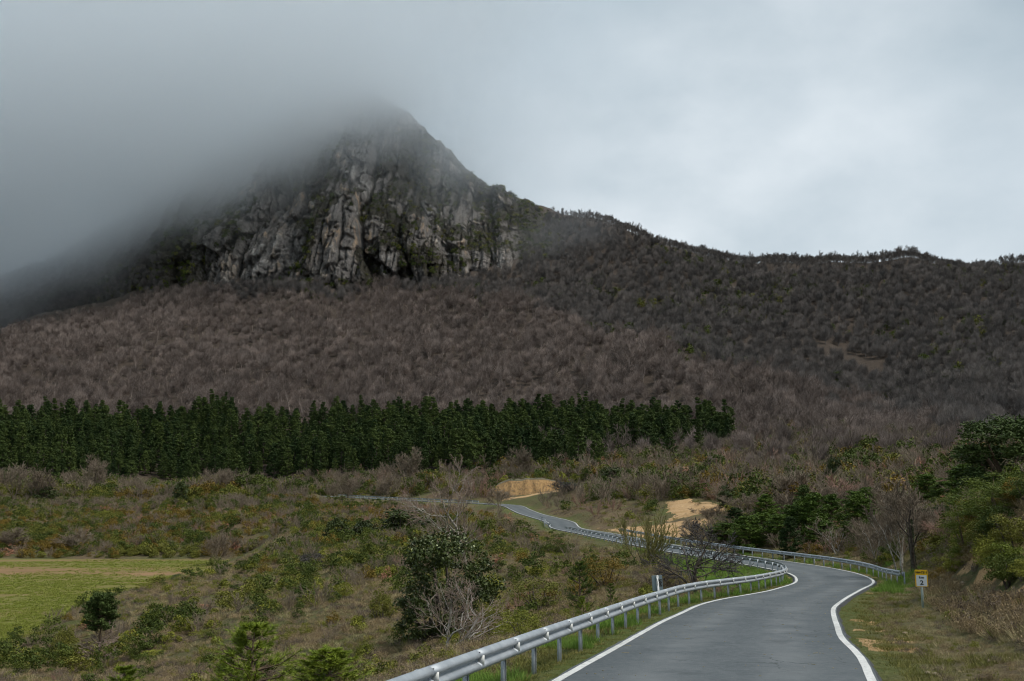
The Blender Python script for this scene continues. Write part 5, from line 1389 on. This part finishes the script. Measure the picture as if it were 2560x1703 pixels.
@lru_cache(None)
def P_oak(seed, n=9000, leaf=0.062, shape='round', m='oak', extra=None, lmp=70, base=0.08):
    fo, st = bush_meshes(seed, 4.0, 5.0, lmp, n, leaf, m, shape, 0.6, base, 'bark', 0.6, extra, 16, 0.15); return [('trunk', st), ('crown', fo)]
@lru_cache(None)
def P_clump(seed, m, n, leaf, lmp, aspect):
    fo, st = bush_meshes(seed, 5.0, 6.0, lmp, n, leaf, m, 'round', aspect, 0.05, 'bark_pine', 0.5, None, 9, 0.2); return [('trunk', st), ('crown', fo)]
@lru_cache(None)
def P_bush(seed, m, n=3000, leaf=0.035, shape='round', w=1.3, h=1.2, lmp=40, aspect=0.45):
    fo, st = bush_meshes(seed, w, h, lmp, n, leaf, m, shape, aspect, 0.03, 'bark', 0.5); return [('stems', st), ('foliage', fo)]
@lru_cache(None)
def P_bare(seed, bark, twig, nb=(8, 6, 5, 4), H=5.0, r0=0.07, ang=(0.9, 0.75, 0.65, 0.6), lf=(0.7, 0.6, 0.55, 0.5), wig=0.2, up=0.05, first=0.15, tw=0.008, stems=1, stem_ang=0.5, nmain=2, keep=0.3):
    sk = skeleton(seed, H, r0, nb, ang, lf, wig, up, first, tw, stems, stem_ang=stem_ang, keep=keep)
    return [('trunk', tubes(sum(sk[:nmain], [])).mesh('trunk', [M[bark]], True)), ('crown', tubes(sum(sk[nmain:], [])).mesh('crown', [M[twig]]))]
@lru_cache(None)
def P_ypine(seed, m='pine_young', H=3.0, R=1.0, whorls=10, per=6, needles=30, nl=0.16, nw=0.007):
    c_, t_ = young_pine(seed, H, R, whorls, per, needles, nl, nw, m); return [('trunk', t_), ('crown', c_)]
@lru_cache(None)
def P_mpine(seed, m='pine_mid', H=7.0, R=1.7, point=0.6, clump=22, leaf=0.16, first=0.15, size=0.42, whorls=15):
    ln, P, D = pine_parts(seed, H, R, whorls, 7, clump, size, first, point)
    V, Fq = leaves(P, D, leaf, 0.3, seed, 0.3)
    return [('trunk', tubes(ln).mesh('trunk', [M['bark_pine']], True)), ('crown', mk_mesh('crown', V, None, Fq, [M[m]]))]

hero('evergreen_oak', 'large dark evergreen oak with pale leaf tips left of the near guardrail', 'oak', 1112, 42, 1306, P_oak(501, 21000, 0.066, 'round', 'oak', ('oakpale', 0.07, 0.85), 150, 0.0), href=5.15, wref=4.3, wpx=215)
hero('silver_tree', 'spreading silver barked bare tree against the near guardrail', 'tree', 1075, 31.5, 1425, P_bare(502, 'bark_pale', 'twig_pale', (7, 6, 4, 3), 4.6, 0.07, (1.0, 0.8, 0.7, 0.6), (0.8, 0.62, 0.55, 0.5), first=0.1, wig=0.24, tw=0.0055, keep=0.3, nmain=3), rotz=2.0, wpx=225)
hero('silver_tree', 'slender upright silver barked bare tree just right of the spreading one', 'tree', 1140, 32, 1415, P_bare(503, 'bark_pale', 'twig_pale', (7, 6, 5, 3), 4.6, 0.07, first=0.3, wig=0.2, up=0.09, tw=0.006, keep=0.3, nmain=3), href=4.4, rotz=0.4, wpx=160)
hero('pale_tree', 'tall pale barked bare tree rising behind the evergreen oak', 'tree', 1168, 84, 1134, P_bare(505, 'bark_pale', 'twig_pale', (8, 7, 5, 4), 8.0, 0.14, first=0.22, up=0.1, tw=0.013, wig=0.16, keep=0.3, nmain=3), href=7.6, rotz=1.0, wpx=180)
hero('juniper', 'dense dark juniper cone below the far stretch of guardrail', 'juniper', 1385, 104, 1322, [(n_.replace('stems', 'trunk').replace('foliage', 'crown'), m_) for n_, m_ in P_bush(506, 'juniper', 6500, 0.05, 'cone', 3.0, 4.0, 80)], href=4.1, wref=2.9, wpx=76)
hero('bush', 'yellow green bush at the foot of the dark juniper cone', 'bush', 1405, 99, 1378, P_bush(507, 'gorse', 2600, 0.04, 'round', 1.5, 1.4), href=1.4, wref=1.5, wpx=52)
hero('young_pine', 'open branched young pine behind the near guardrail', 'pine', 1447, 38, 1396, P_ypine(508, 'pine_mid', 3.2, 1.25, 9, 6, 34, 0.15, 0.008), href=3.2)
hero('young_pine', 'small upright young pine right of the open branched one', 'pine', 1523, 40, 1453, P_ypine(509, 'pine_mid', 2.2, 0.7, 8, 5, 30, 0.13, 0.008), href=2.2)
hero('young_pine', 'low bright green young pine hard behind the guardrail', 'pine', 1455, 34.5, 1484, P_ypine(510, 'pine_young', 2.0, 0.85, 8, 6, 34, 0.14, 0.008), href=2.0)
hero('bush', 'orange tinged juniper bush behind the young pines', 'bush', 1512, 53, 1383, P_bush(511, 'rust', 4200, 0.04, 'round', 2.0, 2.0, 60), href=2.0, wref=2.0, wpx=105)
hero('bush', 'dark green bush left of the orange tinged juniper', 'bush', 1475, 60, 1368, P_bush(512, 'juniper', 3600, 0.045, 'cone', 1.8, 2.2, 50), href=2.2, wref=1.8, wpx=60)
hero('bush', 'yellow green spiny bush close behind the guardrail', 'bush', 1302, 29, 1512, P_bush(513, 'gorse', 5200, 0.026, 'round', 1.4, 1.3, 70), href=1.3, wref=1.4, wpx=120)
hero('bush', 'soft green broom bush on the slope left of the young pines', 'bush', 1345, 47, 1432, P_bush(514, 'olive', 4200, 0.034, 'round', 1.9, 1.4, 50), href=1.4, wref=1.9, wpx=125)
hero('bush', 'dark olive bush between the silver trees and the spiny bush', 'bush', 1225, 36, 1490, P_bush(515, 'olive', 4200, 0.034, 'round', 1.5, 1.5, 50), href=1.5, wref=1.5, wpx=90)
hero('willow_shrub', 'fan shaped shrub with mossy yellow stems in front of the road', 'shrub', 1608, 78, 1258, P_bare(516, 'bark_moss', 'twig_moss', (6, 6, 5), 4.6, 0.05, (0.35, 0.4, 0.45), (0.62, 0.55, 0.5), 0.08, 0.1, 0.15, 0.011, 9, 0.75), href=4.2, wref=4.2, wpx=150)
hero('dark_tree', 'dark twiggy bare tree standing inside the road bend', 'tree', 1727, 48.5, 1288, P_bare(517, 'bark', 'twig_dark', (9, 7, 5, 4), 4.2, 0.1, (1.05, 0.8, 0.7, 0.6), (0.75, 0.6, 0.55, 0.5), 0.24, 0.05, 0.12, 0.015), href=3.5, wref=4.2, wpx=215)
hero('bare_shrub', 'brown bare shrub beside the grey sign back', 'shrub', 1640, 50, 1412, P_bare(518, 'twig_grey', 'twig_grey', (6, 6, 4), 2.2, 0.03, (0.5, 0.5, 0.5), (0.6, 0.55, 0.5), 0.14, 0.06, 0.1, 0.007, 10, 1.0), href=1.9, wref=2.2, wpx=110)
hero('bare_shrub', 'low brown bare shrub under the dark twiggy tree', 'shrub', 1795, 47, 1445, P_bare(519, 'twig_grey', 'twig_pink', (6, 6, 4), 2.0, 0.025, (0.5, 0.5, 0.5), (0.6, 0.55, 0.5), 0.14, 0.06, 0.1, 0.006, 10, 1.1), href=1.7, wref=2.0, wpx=90)
hero('young_pine', 'open young pine with a bare leader at the bottom left of centre', 'pine', 650, 21.5, 1538, P_ypine(520, 'pine_young', 3.4, 1.35, 10, 7, 44, 0.17, 0.007), wpx=215)
hero('young_pine', 'bushy bright young pine at the bottom edge', 'pine', 832, 20.5, 1606, P_ypine(521, 'pine_young', 2.4, 1.05, 11, 8, 50, 0.16, 0.007), wpx=185)
hero('young_pine', 'small young pine tip at the bottom left', 'pine', 335, 36, 1655, P_ypine(522, 'pine_young', 2.0, 0.75, 8, 6, 34, 0.15, 0.008), wpx=110)
hero('young_pine', 'little young pine left of the open one with the bare leader', 'pine', 585, 31, 1635, P_ypine(523, 'pine_young', 2.0, 0.8, 8, 6, 30, 0.15, 0.008), href=2.0)
# conifer with dead lower boughs
dp = list(P_mpine(524, 'pine', 5.0, 1.35, 0.5, 34, 0.11, 0.5, 0.34, 14))
dp += [('dead_branches', tubes(sum(skeleton(525, 4.2, 0.05, (24, 7, 5), (1.2, 0.6, 0.5), (0.6, 0.5, 0.5), 0.08, 0.03, 0.06, 0.02), [])).mesh('dead_branches', [M['twig_pale']]))]
hero('dark_conifer', 'dark conifer with brown dead lower branches above the field edge', 'conifer', 272, 61, 1476, dp, href=5.1)
for px, d, top, w, m, shp, lab in ((188, 66, 1560, 62, 'olive', 'round', 'rounded green bush left of the dark conifer'), (216, 92, 1487, 40, 'juniper', 'cone', 'pointed dark juniper on the crest left of the dark conifer'), (284, 96, 1470, 32, 'juniper', 'cone', 'dark juniper peeping over the top of the dark conifer'),
    (364, 84, 1497, 42, 'juniper', 'cone', 'green juniper cone right of the dark conifer'), (356, 98, 1470, 26, 'juniper', 'cone', 'narrow dark juniper on the crest beside the field'), (405, 74, 1528, 60, 'pine_mid', 'cone', 'bright green cone shaped bush on the heath'), (340, 64, 1582, 50, 'juniper', 'round', 'dark rounded juniper right of the dead branches'),
    (505, 74, 1508, 62, 'dryred', 'round', 'bush of dead reddish leaves on the heath'), (513, 60, 1590, 46, 'gorse', 'round', 'bright yellow green cushion bush above the young pines'), (412, 57, 1622, 62, 'gorse', 'flat', 'spreading yellow green bush below the bright cone shaped bush'), (545, 58, 1570, 62, 'olive', 'flat', 'grey green bush with dark stems above the cushion bush'),
    (667, 66, 1498, 56, 'oak', 'round', 'round dark blue green bush in the middle of the heath'), (857, 66, 1452, 56, 'gorse', 'flat', 'flat topped yellow green bush on the heath near the oak'), (755, 78, 1440, 62, 'gorse', 'round', 'olive yellow bush on the heath left of the flat topped one'), (730, 90, 1405, 34, 'pine_mid', 'cone', 'narrow green bush on the upper heath'),
    (785, 92, 1375, 62, 'twig_dark', 'round', 'dark leafless cushion on the upper heath'), (885, 105, 1368, 70, 'olive', 'round', 'big olive bush below the three dark oaks'), (915, 88, 1425, 50, 'gorse', 'round', 'yellow bush just left of the evergreen oak'), (95, 60, 1640, 70, 'olive', 'round', 'olive bush at the left bottom corner'), (30, 68, 1590, 60, 'juniper', 'round', 'dark juniper at the left frame edge'),
    (470, 66, 1560, 40, 'olive', 'round', 'small olive bush between the cone shaped bush and the cushion'), (610, 84, 1455, 46, 'heath_grey', 'round', 'grey heather hump on the crest near the field'), (455, 120, 1432, 38, 'oak', 'round', 'small round oak on the crest above the field'), (545, 140, 1385, 40, 'juniper', 'round', 'dark bush at the corner of the field'),
    (1250, 52, 1500, 60, 'gorse', 'round', 'yellow tinged bush right of the evergreen oak'), (960, 52, 1465, 60, 'olive', 'round', 'yellow olive bush left of the evergreen oak'), (1185, 30, 1590, 60, 'gorse', 'round', 'low yellow green bush at the foot of the slender silver tree'), (1560, 43, 1500, 46, 'juniper', 'round', 'dark low bush behind the guardrail near the sign back'), (1615, 45, 1452, 40, 'olive', 'round', 'green bush left of the grey sign back')):
    hero('bush', lab, 'bush', px, d, top, P_bush(600 + int(px) % 2, m, 3200, 0.038, shp), href=1.22, wref=1.3, wpx=w)
for px, d, top, w, lab in ((848, 148, 1290, 62, 'dark round oak, left of three on the middle slope'), (917, 152, 1298, 66, 'grey green oak, middle of three on the middle slope'), (1008, 150, 1264, 110, 'broad dark oak, right of three on the middle slope'), (1040, 160, 1300, 60, 'small oak half hidden by the broad dark oak'),
    (1530, 232, 1163, 66, 'round dark oak above the sandy clearing'), (1816, 150, 1211, 44, 'narrow dark oak in the bare scrub right of the clearing'), (1424, 240, 1204, 60, 'dark oak at the right end of the sandy cutting'), (2085, 165, 1135, 40, 'dark oak standing alone on the slope above the roadside pines'), (1860, 230, 1190, 40, 'dark round oak in the scrub above the narrow one'), (455, 262, 1200, 40, 'dark round oak below the left part of the plantation'), (115, 290, 1215, 50, 'dark oak below the plantation at far left')):
    hero('oak_tree', lab, 'oak', px, d, top, P_oak(620 + int(px) % 3, 4200, 0.14, 'round', 'oak', None, 60, 0.0), href=5.1, wref=4.3, wpx=w)
# bare trees of the middle distance
for px, d, top, w, lab, br, tw_ in ((545, 178, 1322, 84, 'rounded brown bare tree at the far edge of the field', 'twig_grey', 'twig_grey'), (30, 205, 1315, 90, 'brown bare bush tree at the far left edge of the field', 'twig_grey', 'twig_grey'), (190, 203, 1325, 90, 'brown spreading bare shrub by the field edge, left of centre', 'twig_grey', 'twig_grey'),
    (35, 292, 1150, 80, 'grey bare tree at the left edge below the plantation', 'twig_grey', 'twig_grey'), (85, 290, 1158, 80, 'second grey bare tree from the left below the plantation', 'twig_grey', 'twig_grey'), (240, 318, 1130, 70, 'bare tree against the dark plantation at left', 'twig_grey', 'twig_grey'), (560, 275, 1165, 60, 'bare tree on the scrub slope below the plantation, left of centre', 'twig_grey', 'twig_grey'), (870, 278, 1178, 60, 'bare tree beside the far left end of the distant guardrail', 'twig_grey', 'twig_grey'),
    (963, 268, 1185, 60, 'bare tree in front of the distant guardrail', 'twig_grey', 'twig_grey'), (1020, 300, 1112, 64, 'bare grey tree standing against the dark pines', 'twig_grey', 'twig_grey'), (1315, 285, 1105, 66, 'bare grey tree at the right part of the plantation edge', 'twig_grey', 'twig_grey'), (1405, 236, 1196, 66, 'leaning bare tree beside the oak at the sandy cutting', 'bark', 'twig_dark'),
    (1868, 262, 1120, 100, 'whitish fan shaped bare shrub on the slope', 'bark_pale', 'twig_grey'), (1970, 142, 1163, 170, 'large rounded bare tree above the roadside pines', 'twig_grey', 'twig_grey'), (1760, 175, 1195, 90, 'brown bare tree left of the large rounded one', 'twig_grey', 'twig_pink'), (1680, 190, 1210, 80, 'brown bare tree above the sandy clearing', 'twig_grey', 'twig_pink'), (1900, 160, 1195, 90, 'bare tree hard left of the large rounded one', 'twig_grey', 'twig_grey'), (1250, 225, 1215, 90, 'leafless thicket tree left of the sandy cutting', 'twig_grey', 'twig_grey'), (2100, 130, 1180, 110, 'bare brown tree behind the tallest roadside pine', 'twig_grey', 'twig_pink'), (2200, 120, 1190, 110, 'bare brown tree left of the ivy clad one', 'twig_grey', 'twig_grey')):
    hero('bare_tree', lab, 'tree', px, d, top, P_bare(560 + int(px) % 3, br, tw_, (9, 8, 6), 7.0, 0.1, (0.75, 0.65, 0.6), (0.7, 0.6, 0.55), 0.14, 0.1, 0.12, 0.028, 3, 0.5), href=6.3, wref=6.5, wpx=w)
# roadside pines behind the outer guardrail
for px, d, top, lab in ((1810, 107, 1305, 'small pine at the left end of the roadside group'), (1862, 98, 1286, 'bushy roadside pine behind the outer guardrail, second from the left'), (1900, 101, 1278, 'dense roadside pine in the middle of the group'), (1945, 97, 1282, 'rounded roadside pine right of the middle of the group'), (1992, 99, 1250, 'taller roadside pine with an open top'), (2032, 97, 1226, 'tallest roadside pine, narrow and dark'), (2055, 92, 1300, 'low roadside pine at the right end of the group'),
    (2140, 100, 1222, 'dark pine between the roadside group and the ivy clad tree'), (2325, 108, 1183, 'broad pine behind the ivy clad tree'), (2370, 104, 1200, 'pine beside the broad one behind the ivy clad tree'), (2408, 92, 1155, 'dark pointed pine left of the big pine at the right edge')):
    hero('roadside_pine', lab, 'pine', px, d, top, P_mpine(630 + int(px) % 4, 'pine_mid', 7.0, 2.5, 0.62, 24, 0.17, 0.05, 0.55), wpx=84)
hero('big_pine', 'large dark pine towering at the right edge', 'pine', 2535, 54, 1022, P_clump(540, 'pine', 19000, 0.13, 100, 0.3), wpx=265)
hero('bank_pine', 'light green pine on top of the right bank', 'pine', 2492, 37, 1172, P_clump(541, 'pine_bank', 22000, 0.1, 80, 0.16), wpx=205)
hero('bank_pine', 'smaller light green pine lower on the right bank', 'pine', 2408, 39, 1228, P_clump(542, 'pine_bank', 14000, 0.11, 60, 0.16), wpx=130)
for px, d, top, w, lab in ((1838, 112, 1266, 50, 'dark pine hidden behind the small one at the left of the roadside group'), (1915, 112, 1232, 64, 'dark pine standing behind the dense roadside pine'), (1970, 90, 1288, 50, 'short pine close behind the outer guardrail'), (2010, 112, 1208, 64, 'dark pine behind the tallest roadside pine'), (2075, 108, 1232, 57, 'dark pine just right of the tallest roadside pine'), (2110, 88, 1300, 50, 'short pine right of the white stemmed tree'),
    (2165, 112, 1215, 64, 'dark pine left of the thin crooked tree'), (2225, 90, 1290, 57, 'low dark pine behind the pale many stemmed tree'), (2300, 84, 1270, 64, 'dark pine right behind the ivy clad tree'), (2350, 80, 1260, 64, 'dark green pine behind the leaning grey tree'), (2395, 72, 1235, 64, 'green pine between the leaning tree and the bank pines')):
    hero('roadside_pine', lab, 'pine', px, d, top, P_mpine(634 + int(px) % 3, 'pine_mid' if px % 2 else 'pine', 7.0, 2.0, 0.7, 26, 0.16, 0.02, 0.5), wpx=w)
for px, d, top, w, lab in ((1880, 125, 1225, 110, 'brown bare tree above the left roadside pines'), (1945, 120, 1215, 110, 'brown bare tree above the middle roadside pines'), (2060, 122, 1195, 120, 'bare tree behind the right roadside pines'), (2150, 84, 1290, 90, 'grey bare tree just behind the outer guardrail'), (2210, 82, 1265, 100, 'grey bare tree left of the pale many stemmed one'), (2305, 76, 1235, 120, 'bare tree right behind the ivy clad trunk'), (2260, 100, 1205, 130, 'tall bare tree beyond the ivy clad one'), (2400, 105, 1190, 110, 'bare tree left of the big dark pine'), (1790, 125, 1260, 90, 'brown bare tree above the small roadside pine'), (1730, 118, 1290, 80, 'reddish bare bush tree above the outer guardrail')):
    hero('bare_tree', lab, 'tree', px, d, top, P_bare(560 + int(px) % 3, 'twig_grey', 'twig_grey' if px % 3 else 'twig_pink', (9, 8, 6), 7.0, 0.1, (0.75, 0.65, 0.6), (0.7, 0.6, 0.55), 0.14, 0.1, 0.12, 0.028, 3, 0.5), wpx=w)
# ivy clad tree at the end of the outer rail
iv = list(P_bare(543, 'bark', 'twig_grey', (9, 7, 6, 4), 7.6, 0.17, (0.6, 0.6, 0.6, 0.6), (0.6, 0.55, 0.5, 0.5), 0.12, 0.1, 0.3, 0.018))
rg = np.random.default_rng(544); k = 2600
zz_ = rg.uniform(0, 3.4, k); aa_ = rg.uniform(0, 6.28, k); rr_ = (0.11 + 0.1 * vnoise(zz_ * 2, aa_, 0, 5)) * np.clip(1.15 - zz_ / 6, 0.4, 1)
Pv = np.stack([rr_ * np.cos(aa_), rr_ * np.sin(aa_), zz_], 1); Vv, Fv = leaves(Pv, np.stack([np.cos(aa_), np.sin(aa_), 0 * aa_], 1), 0.055, 0.7, 545, 1.0)
iv.append(('ivy', mk_mesh('ivy', Vv, None, Fv, [M['ivy']])))
hero('ivy_tree', 'tall bare tree with an ivy clad trunk at the end of the outer guardrail', 'tree', 2272, 63, 1190, iv, href=7.0, rotz=0.7)
hero('pale_tree', 'pale many stemmed bare tree hard left of the ivy clad one', 'tree', 2240, 64.5, 1225, P_bare(546, 'bark_pale', 'twig_grey', (6, 6, 5, 3), 6.0, 0.08, (0.5, 0.6, 0.6, 0.6), (0.6, 0.55, 0.5, 0.5), 0.12, 0.1, 0.3, 0.018, 3, 0.35), href=5.2, wref=4.4, wpx=120)
hero('pale_tree', 'small white stemmed bare tree in front of the roadside pines', 'tree', 2086, 86, 1290, P_bare(547, 'bark_pale', 'twig_grey', (7, 6, 4), 4.0, 0.06, (0.6, 0.6, 0.6), (0.6, 0.55, 0.5), 0.12, 0.1, 0.1, 0.02, 2, 0.4), href=3.6, wref=3.2, wpx=80)
hero('pale_tree', 'thin crooked bare tree between the white stemmed one and the pale tree', 'tree', 2180, 76, 1290, P_bare(548, 'bark_pale', 'twig_grey', (7, 6, 4), 4.6, 0.06, (0.6, 0.6, 0.6), (0.55, 0.55, 0.5), 0.16, 0.1, 0.2, 0.02, 2, 0.3), href=4.0, wref=3.6, wpx=90)
hero('leaning_tree', 'leaning grey bare tree between the ivy clad tree and the bank', 'tree', 2335, 66, 1265, P_bare(549, 'twig_grey', 'twig_grey', (8, 7, 5, 3), 6.0, 0.08, (0.7, 0.6, 0.6, 0.6), (0.6, 0.55, 0.5, 0.5), 0.12, 0.08, 0.15, 0.018, 3, 0.7), href=5.2, wref=5.0, wpx=150)
hero('leaning_tree', 'reddish bare tree behind the km sign', 'tree', 2375, 60, 1300, P_bare(550, 'twig_pink', 'twig_pink', (8, 7, 5), 4.5, 0.06, (0.7, 0.6, 0.6), (0.6, 0.55, 0.5), 0.12, 0.08, 0.15, 0.018, 3, 0.7), href=4.0, wref=4.0, wpx=120)
# more bushes on the right bank
rg = np.random.default_rng(570); nb_ = 0
cb = candidates(3000, 24, 58, 20, 29, 571)
for i in range(3000):
    if cb['side'][i] > 0 and cb['e'][i] > 4.2 and 2345 < cb['px'][i] < 2580 and 1215 < cb['py'][i] < 1470 and nb_ < 50:
        m_ = rg.choice(['gorse', 'olive', 'juniper', 'rust', 'heath', 'pine_bank', 'pine_bank', 'olive'])
        shp = rg.choice(['round', 'flat']); w_ = rg.uniform(0.6, 1.25)
        r_ = empty('bush', (cb['x'][i], cb['y'][i], cb['z'][i] - 0.05)); r_.rotation_euler = (0, 0, rg.uniform(0, 6.28)); r_.scale = (w_, w_, w_ * rg.uniform(0.6, 0.95))
        nm_ = {'gorse': 'yellow green bush', 'olive': 'olive green bush', 'juniper': 'dark green bush', 'rust': 'rusty bush', 'heath': 'brown heather bush', 'heath_grey': 'grey heather bush', 'pine_bank': 'light green pine bush'}[m_]
        tag(r_, nm_ + ' on the steep right bank', 'bush', nm_ + 'es on the right bank'); MINOR.append((r_, nm_, cb['px'][i], cb['py'][i]))
        for n_, me in P_bush(610 + i % 2, str(m_), 4200, 0.032, str(shp)): obj(n_, me, r_)
        nb_ += 1
# bushes on the right bank
for px, d, top, w, m, shp, lab in ((2385, 41, 1375, 86, 'gorse', 'round', 'yellow green bush on the bank above the km sign'), (2430, 44, 1325, 100, 'olive', 'round', 'olive bush high on the right bank'), (2340, 46, 1410, 60, 'rust', 'round', 'rusty bush beside the km sign'), (2480, 40, 1300, 100, 'gorse', 'flat', 'yellow green bush under the light green pine'), (2545, 37, 1290, 90, 'olive', 'round', 'olive bush at the right edge under the pine'),
    (2520, 35, 1375, 90, 'heath_grey', 'round', 'dark heather hump on the steep right bank'), (2455, 36, 1420, 80, 'heath_grey', 'round', 'dark heather hump right of the km sign'), (2550, 30, 1440, 80, 'juniper', 'round', 'dark juniper at the right edge of the bank'), (2400, 38, 1448, 40, 'gorse', 'round', 'small yellow green tuft bush near the km sign'), (2535, 24, 1590, 90, 'heath_grey', 'flat', 'grey heather mound low on the right bank'), (2330, 52, 1385, 60, 'olive', 'round', 'olive bush behind the km sign'), (2560, 44, 1215, 120, 'olive', 'round', 'olive bush on the crest at the right edge')):
    hero('bush', lab, 'bush', px, d, top, P_bush(610 + int(px) % 2, m, 4200, 0.032, shp), href=1.22, wref=1.3, wpx=w)

# ------------------------------------------------------------------ stones and the sandy cutting
def rock_mesh(seed):
    import bmesh
    bm = bmesh.new(); bmesh.ops.create_icosphere(bm, subdivisions=3, radius=0.5)
    rg_ = np.random.default_rng(seed); pl = rg_.normal(0, 1, (9, 3)); pl /= np.linalg.norm(pl, axis=1)[:, None]; off = rg_.uniform(0.24, 0.42, 9)
    for v in bm.verts:
        p = np.array(v.co)
        for n_, o_ in zip(pl, off):
            k_ = p @ n_ - o_
            if k_ > 0: p = p - n_ * k_
        v.co = p * (1, 0.8, 0.7)
    me = bpy.data.meshes.new('stone'); bm.to_mesh(me); bm.free(); me.materials.append(M['stone']); return me
ROCKS = [rock_mesh(k) for k in range(4)]
for k, (px, py, d, w, lab) in enumerate(((2243, 1576, 26.5, 15, 'upright tan stone on the right verge'), (2203, 1548, 29, 8, 'left of two small pale stones on the right verge'), (2216, 1550, 29, 9, 'right of two small pale stones on the right verge'), (2295, 1690, 18.6, 26, 'broad tan stone at the bottom of the right verge'), (2312, 1696, 18.3, 15, 'smaller tan stone touching the broad one'), (2445, 1678, 19.5, 16, 'pale flat stone low on the right bank'), (2495, 1675, 19.5, 12, 'tan stone near the bottom right corner'),
    (2420, 1436, 36, 14, 'tan stone under the yellow green bush on the bank'), (2390, 1470, 35, 16, 'long tan stone right of the km sign'), (1313, 1328, 158, 14, 'white boulder by the road left of the dark juniper'), (1425, 1352, 118, 6, 'pale stone below the far guardrail'), (1480, 1380, 80, 6, 'white stone on the slope above the dark green bush'), (1420, 1425, 70, 6, 'white stone beside the young pines'), (870, 1600, 46, 6, 'small white stone on the heath below the evergreen oak'), (2125, 1602, 24, 5, 'small stone at the edge of the asphalt'))):
    x, y, z = spot(px, d)
    o = obj('stone', ROCKS[k % 4], None, (x, y, z + 0.02 * w * d / F), k * 1.3, w * d / F * 1.15)
    tag(o, lab, 'stone')
# sandy cutting behind the far bend
cu, cv = 60, 26
U, Vv_ = np.meshgrid(np.linspace(0, 1, cu), np.linspace(0, 1, cv))
cxx = -6 + 25 * U; hgt = 5.0 * np.sin(np.pi * np.clip(U * 0.9 + 0.08, 0, 1)) ** 0.6 * (0.85 + 0.3 * fbm(U * 6, 0.2, 0, 3, 201))
tf = np.clip(Vv_ / 0.7, 0, 1); tb = np.clip((Vv_ - 0.7) / 0.3, 0, 1)
z0 = 252 * float(slope_at(1247))
cyy = 252.2 + 3.0 * tf + 16 * tb + 3.2 * (2 * U - 1) ** 2 * 1.0 - 1.1 * (ridged(cxx / 1.3, tf * 0.8, 0, 3, 203) - 0.5) * np.sin(np.pi * tf)
czz = z0 - 0.5 + (hgt + 0.5) * tf ** 0.9 + 0.5 * tb + (fbm(cxx / 1.2, tf * 3, 0, 3, 205) - 0.5) * 0.5 * tf
a = (np.arange(cv - 1)[:, None] * cu + np.arange(cu - 1)[None])
tag(obj('earth_bank', mk_mesh('earth_bank', np.stack([cxx, cyy, czz], 2).reshape(-1, 3), None, np.stack([a, a + 1, a + 1 + cu, a + cu], 2).reshape(-1, 4), [M['cut']], None, True)), kind='structure')
rg = np.random.default_rng(206)
for k in range(22):
    i_, j_ = rg.integers(18, 24), rg.integers(3, cu - 3)
    m_ = rg.choice(['olive', 'rust', 'juniper', 'bare', 'gorse'])
    o = obj('bare_shrub' if m_ == 'bare' else 'shrub', SH[m_][0], None, (cxx[i_, j_], cyy[i_, j_], czz[i_, j_] - 0.1), rg.uniform(0, 6.28), rg.uniform(0.6, 1.2))
    tag(o, LAB[m_].split(' on the ')[0] + ' along the top of the sandy cutting', 'shrub', 'shrubs on top of the sandy cutting')
# small rocky outcrop on the wooded right slope
ox, oy = 842 * float(side_at(1672, 690)), 842.0
U, Vv_ = np.meshgrid(np.linspace(-1, 1, 50), np.linspace(0, 1, 40))
hh = 34 * (1 - np.abs(U) ** 1.7) * (0.7 + 0.5 * fbm(U * 3, 0.1, 0, 3, 211))
oxx = ox + 11 * U; ozz = 842 * float(slope_at(715)) - 12 + hh * Vv_ + 0 * U
oyy = oy - 14 + 26 * Vv_ ** 1.5 + 10 * np.abs(U) ** 2 - 6 * (ridged(U * 2.2, Vv_ * 1.2, 0, 3, 213) - 0.5)
a = (np.arange(39)[:, None] * 50 + np.arange(49)[None])
tag(obj('rock_outcrop', mk_mesh('rock_outcrop', np.stack([oxx, oyy, ozz], 2).reshape(-1, 3), None, np.stack([a, a + 1, a + 51, a + 50], 2).reshape(-1, 4), [M['rock']], None, True)), kind='structure')

# ------------------------------------------------------------------ say which shrub is which by the landmark next to it
def short_name(l):
    out = []
    for w in l.split():
        w = w.strip(',')
        if w in ('with', 'left', 'right', 'beside', 'behind', 'on', 'in', 'at', 'above', 'below', 'of', 'just', 'against', 'between', 'standing', 'rising', 'hard', 'close', 'inside', 'under', 'near', 'leaning', 'by', 'peeping', 'half', 'low', 'high', 'from', 'second', 'middle', 'towering', 'lower', 'beyond', 'hidden', 'across') and len(out) >= 2: break
        out.append(w)
    return ' '.join(out)
_sn = [short_name(l) for l, *_ in HEROES]
LM = [(n_, px, py, top) for n_, (l, px, py, top) in zip(_sn, HEROES) if _sn.count(n_) == 1 and 2 <= len(n_.split()) <= 7]
_lx = np.array([l[1] for l in LM]); _ly = np.array([(l[2] + l[3]) / 2 for l in LM])
_seen = {}
for o, nm, px, py in MINOR:
    for k in np.argsort((_lx - px) ** 2 + ((_ly - py) * 1.6) ** 2)[:16]:
        dx, dy = px - _lx[k], py - _ly[k]
        rel = ('right of' if dx > 0 else 'left of') if abs(dx) > abs(dy) * 1.3 else ('below' if dy > 0 else 'above')
        far_ = 'just ' if math.hypot(dx, dy) < 60 else ('well ' if math.hypot(dx, dy) > 130 else '')
        lab = '%s %s%s the %s' % (nm, far_, rel, LM[k][0])
        if lab not in _seen and len(lab.split()) <= 16: break
    _seen[lab] = 1
    o['label'] = lab
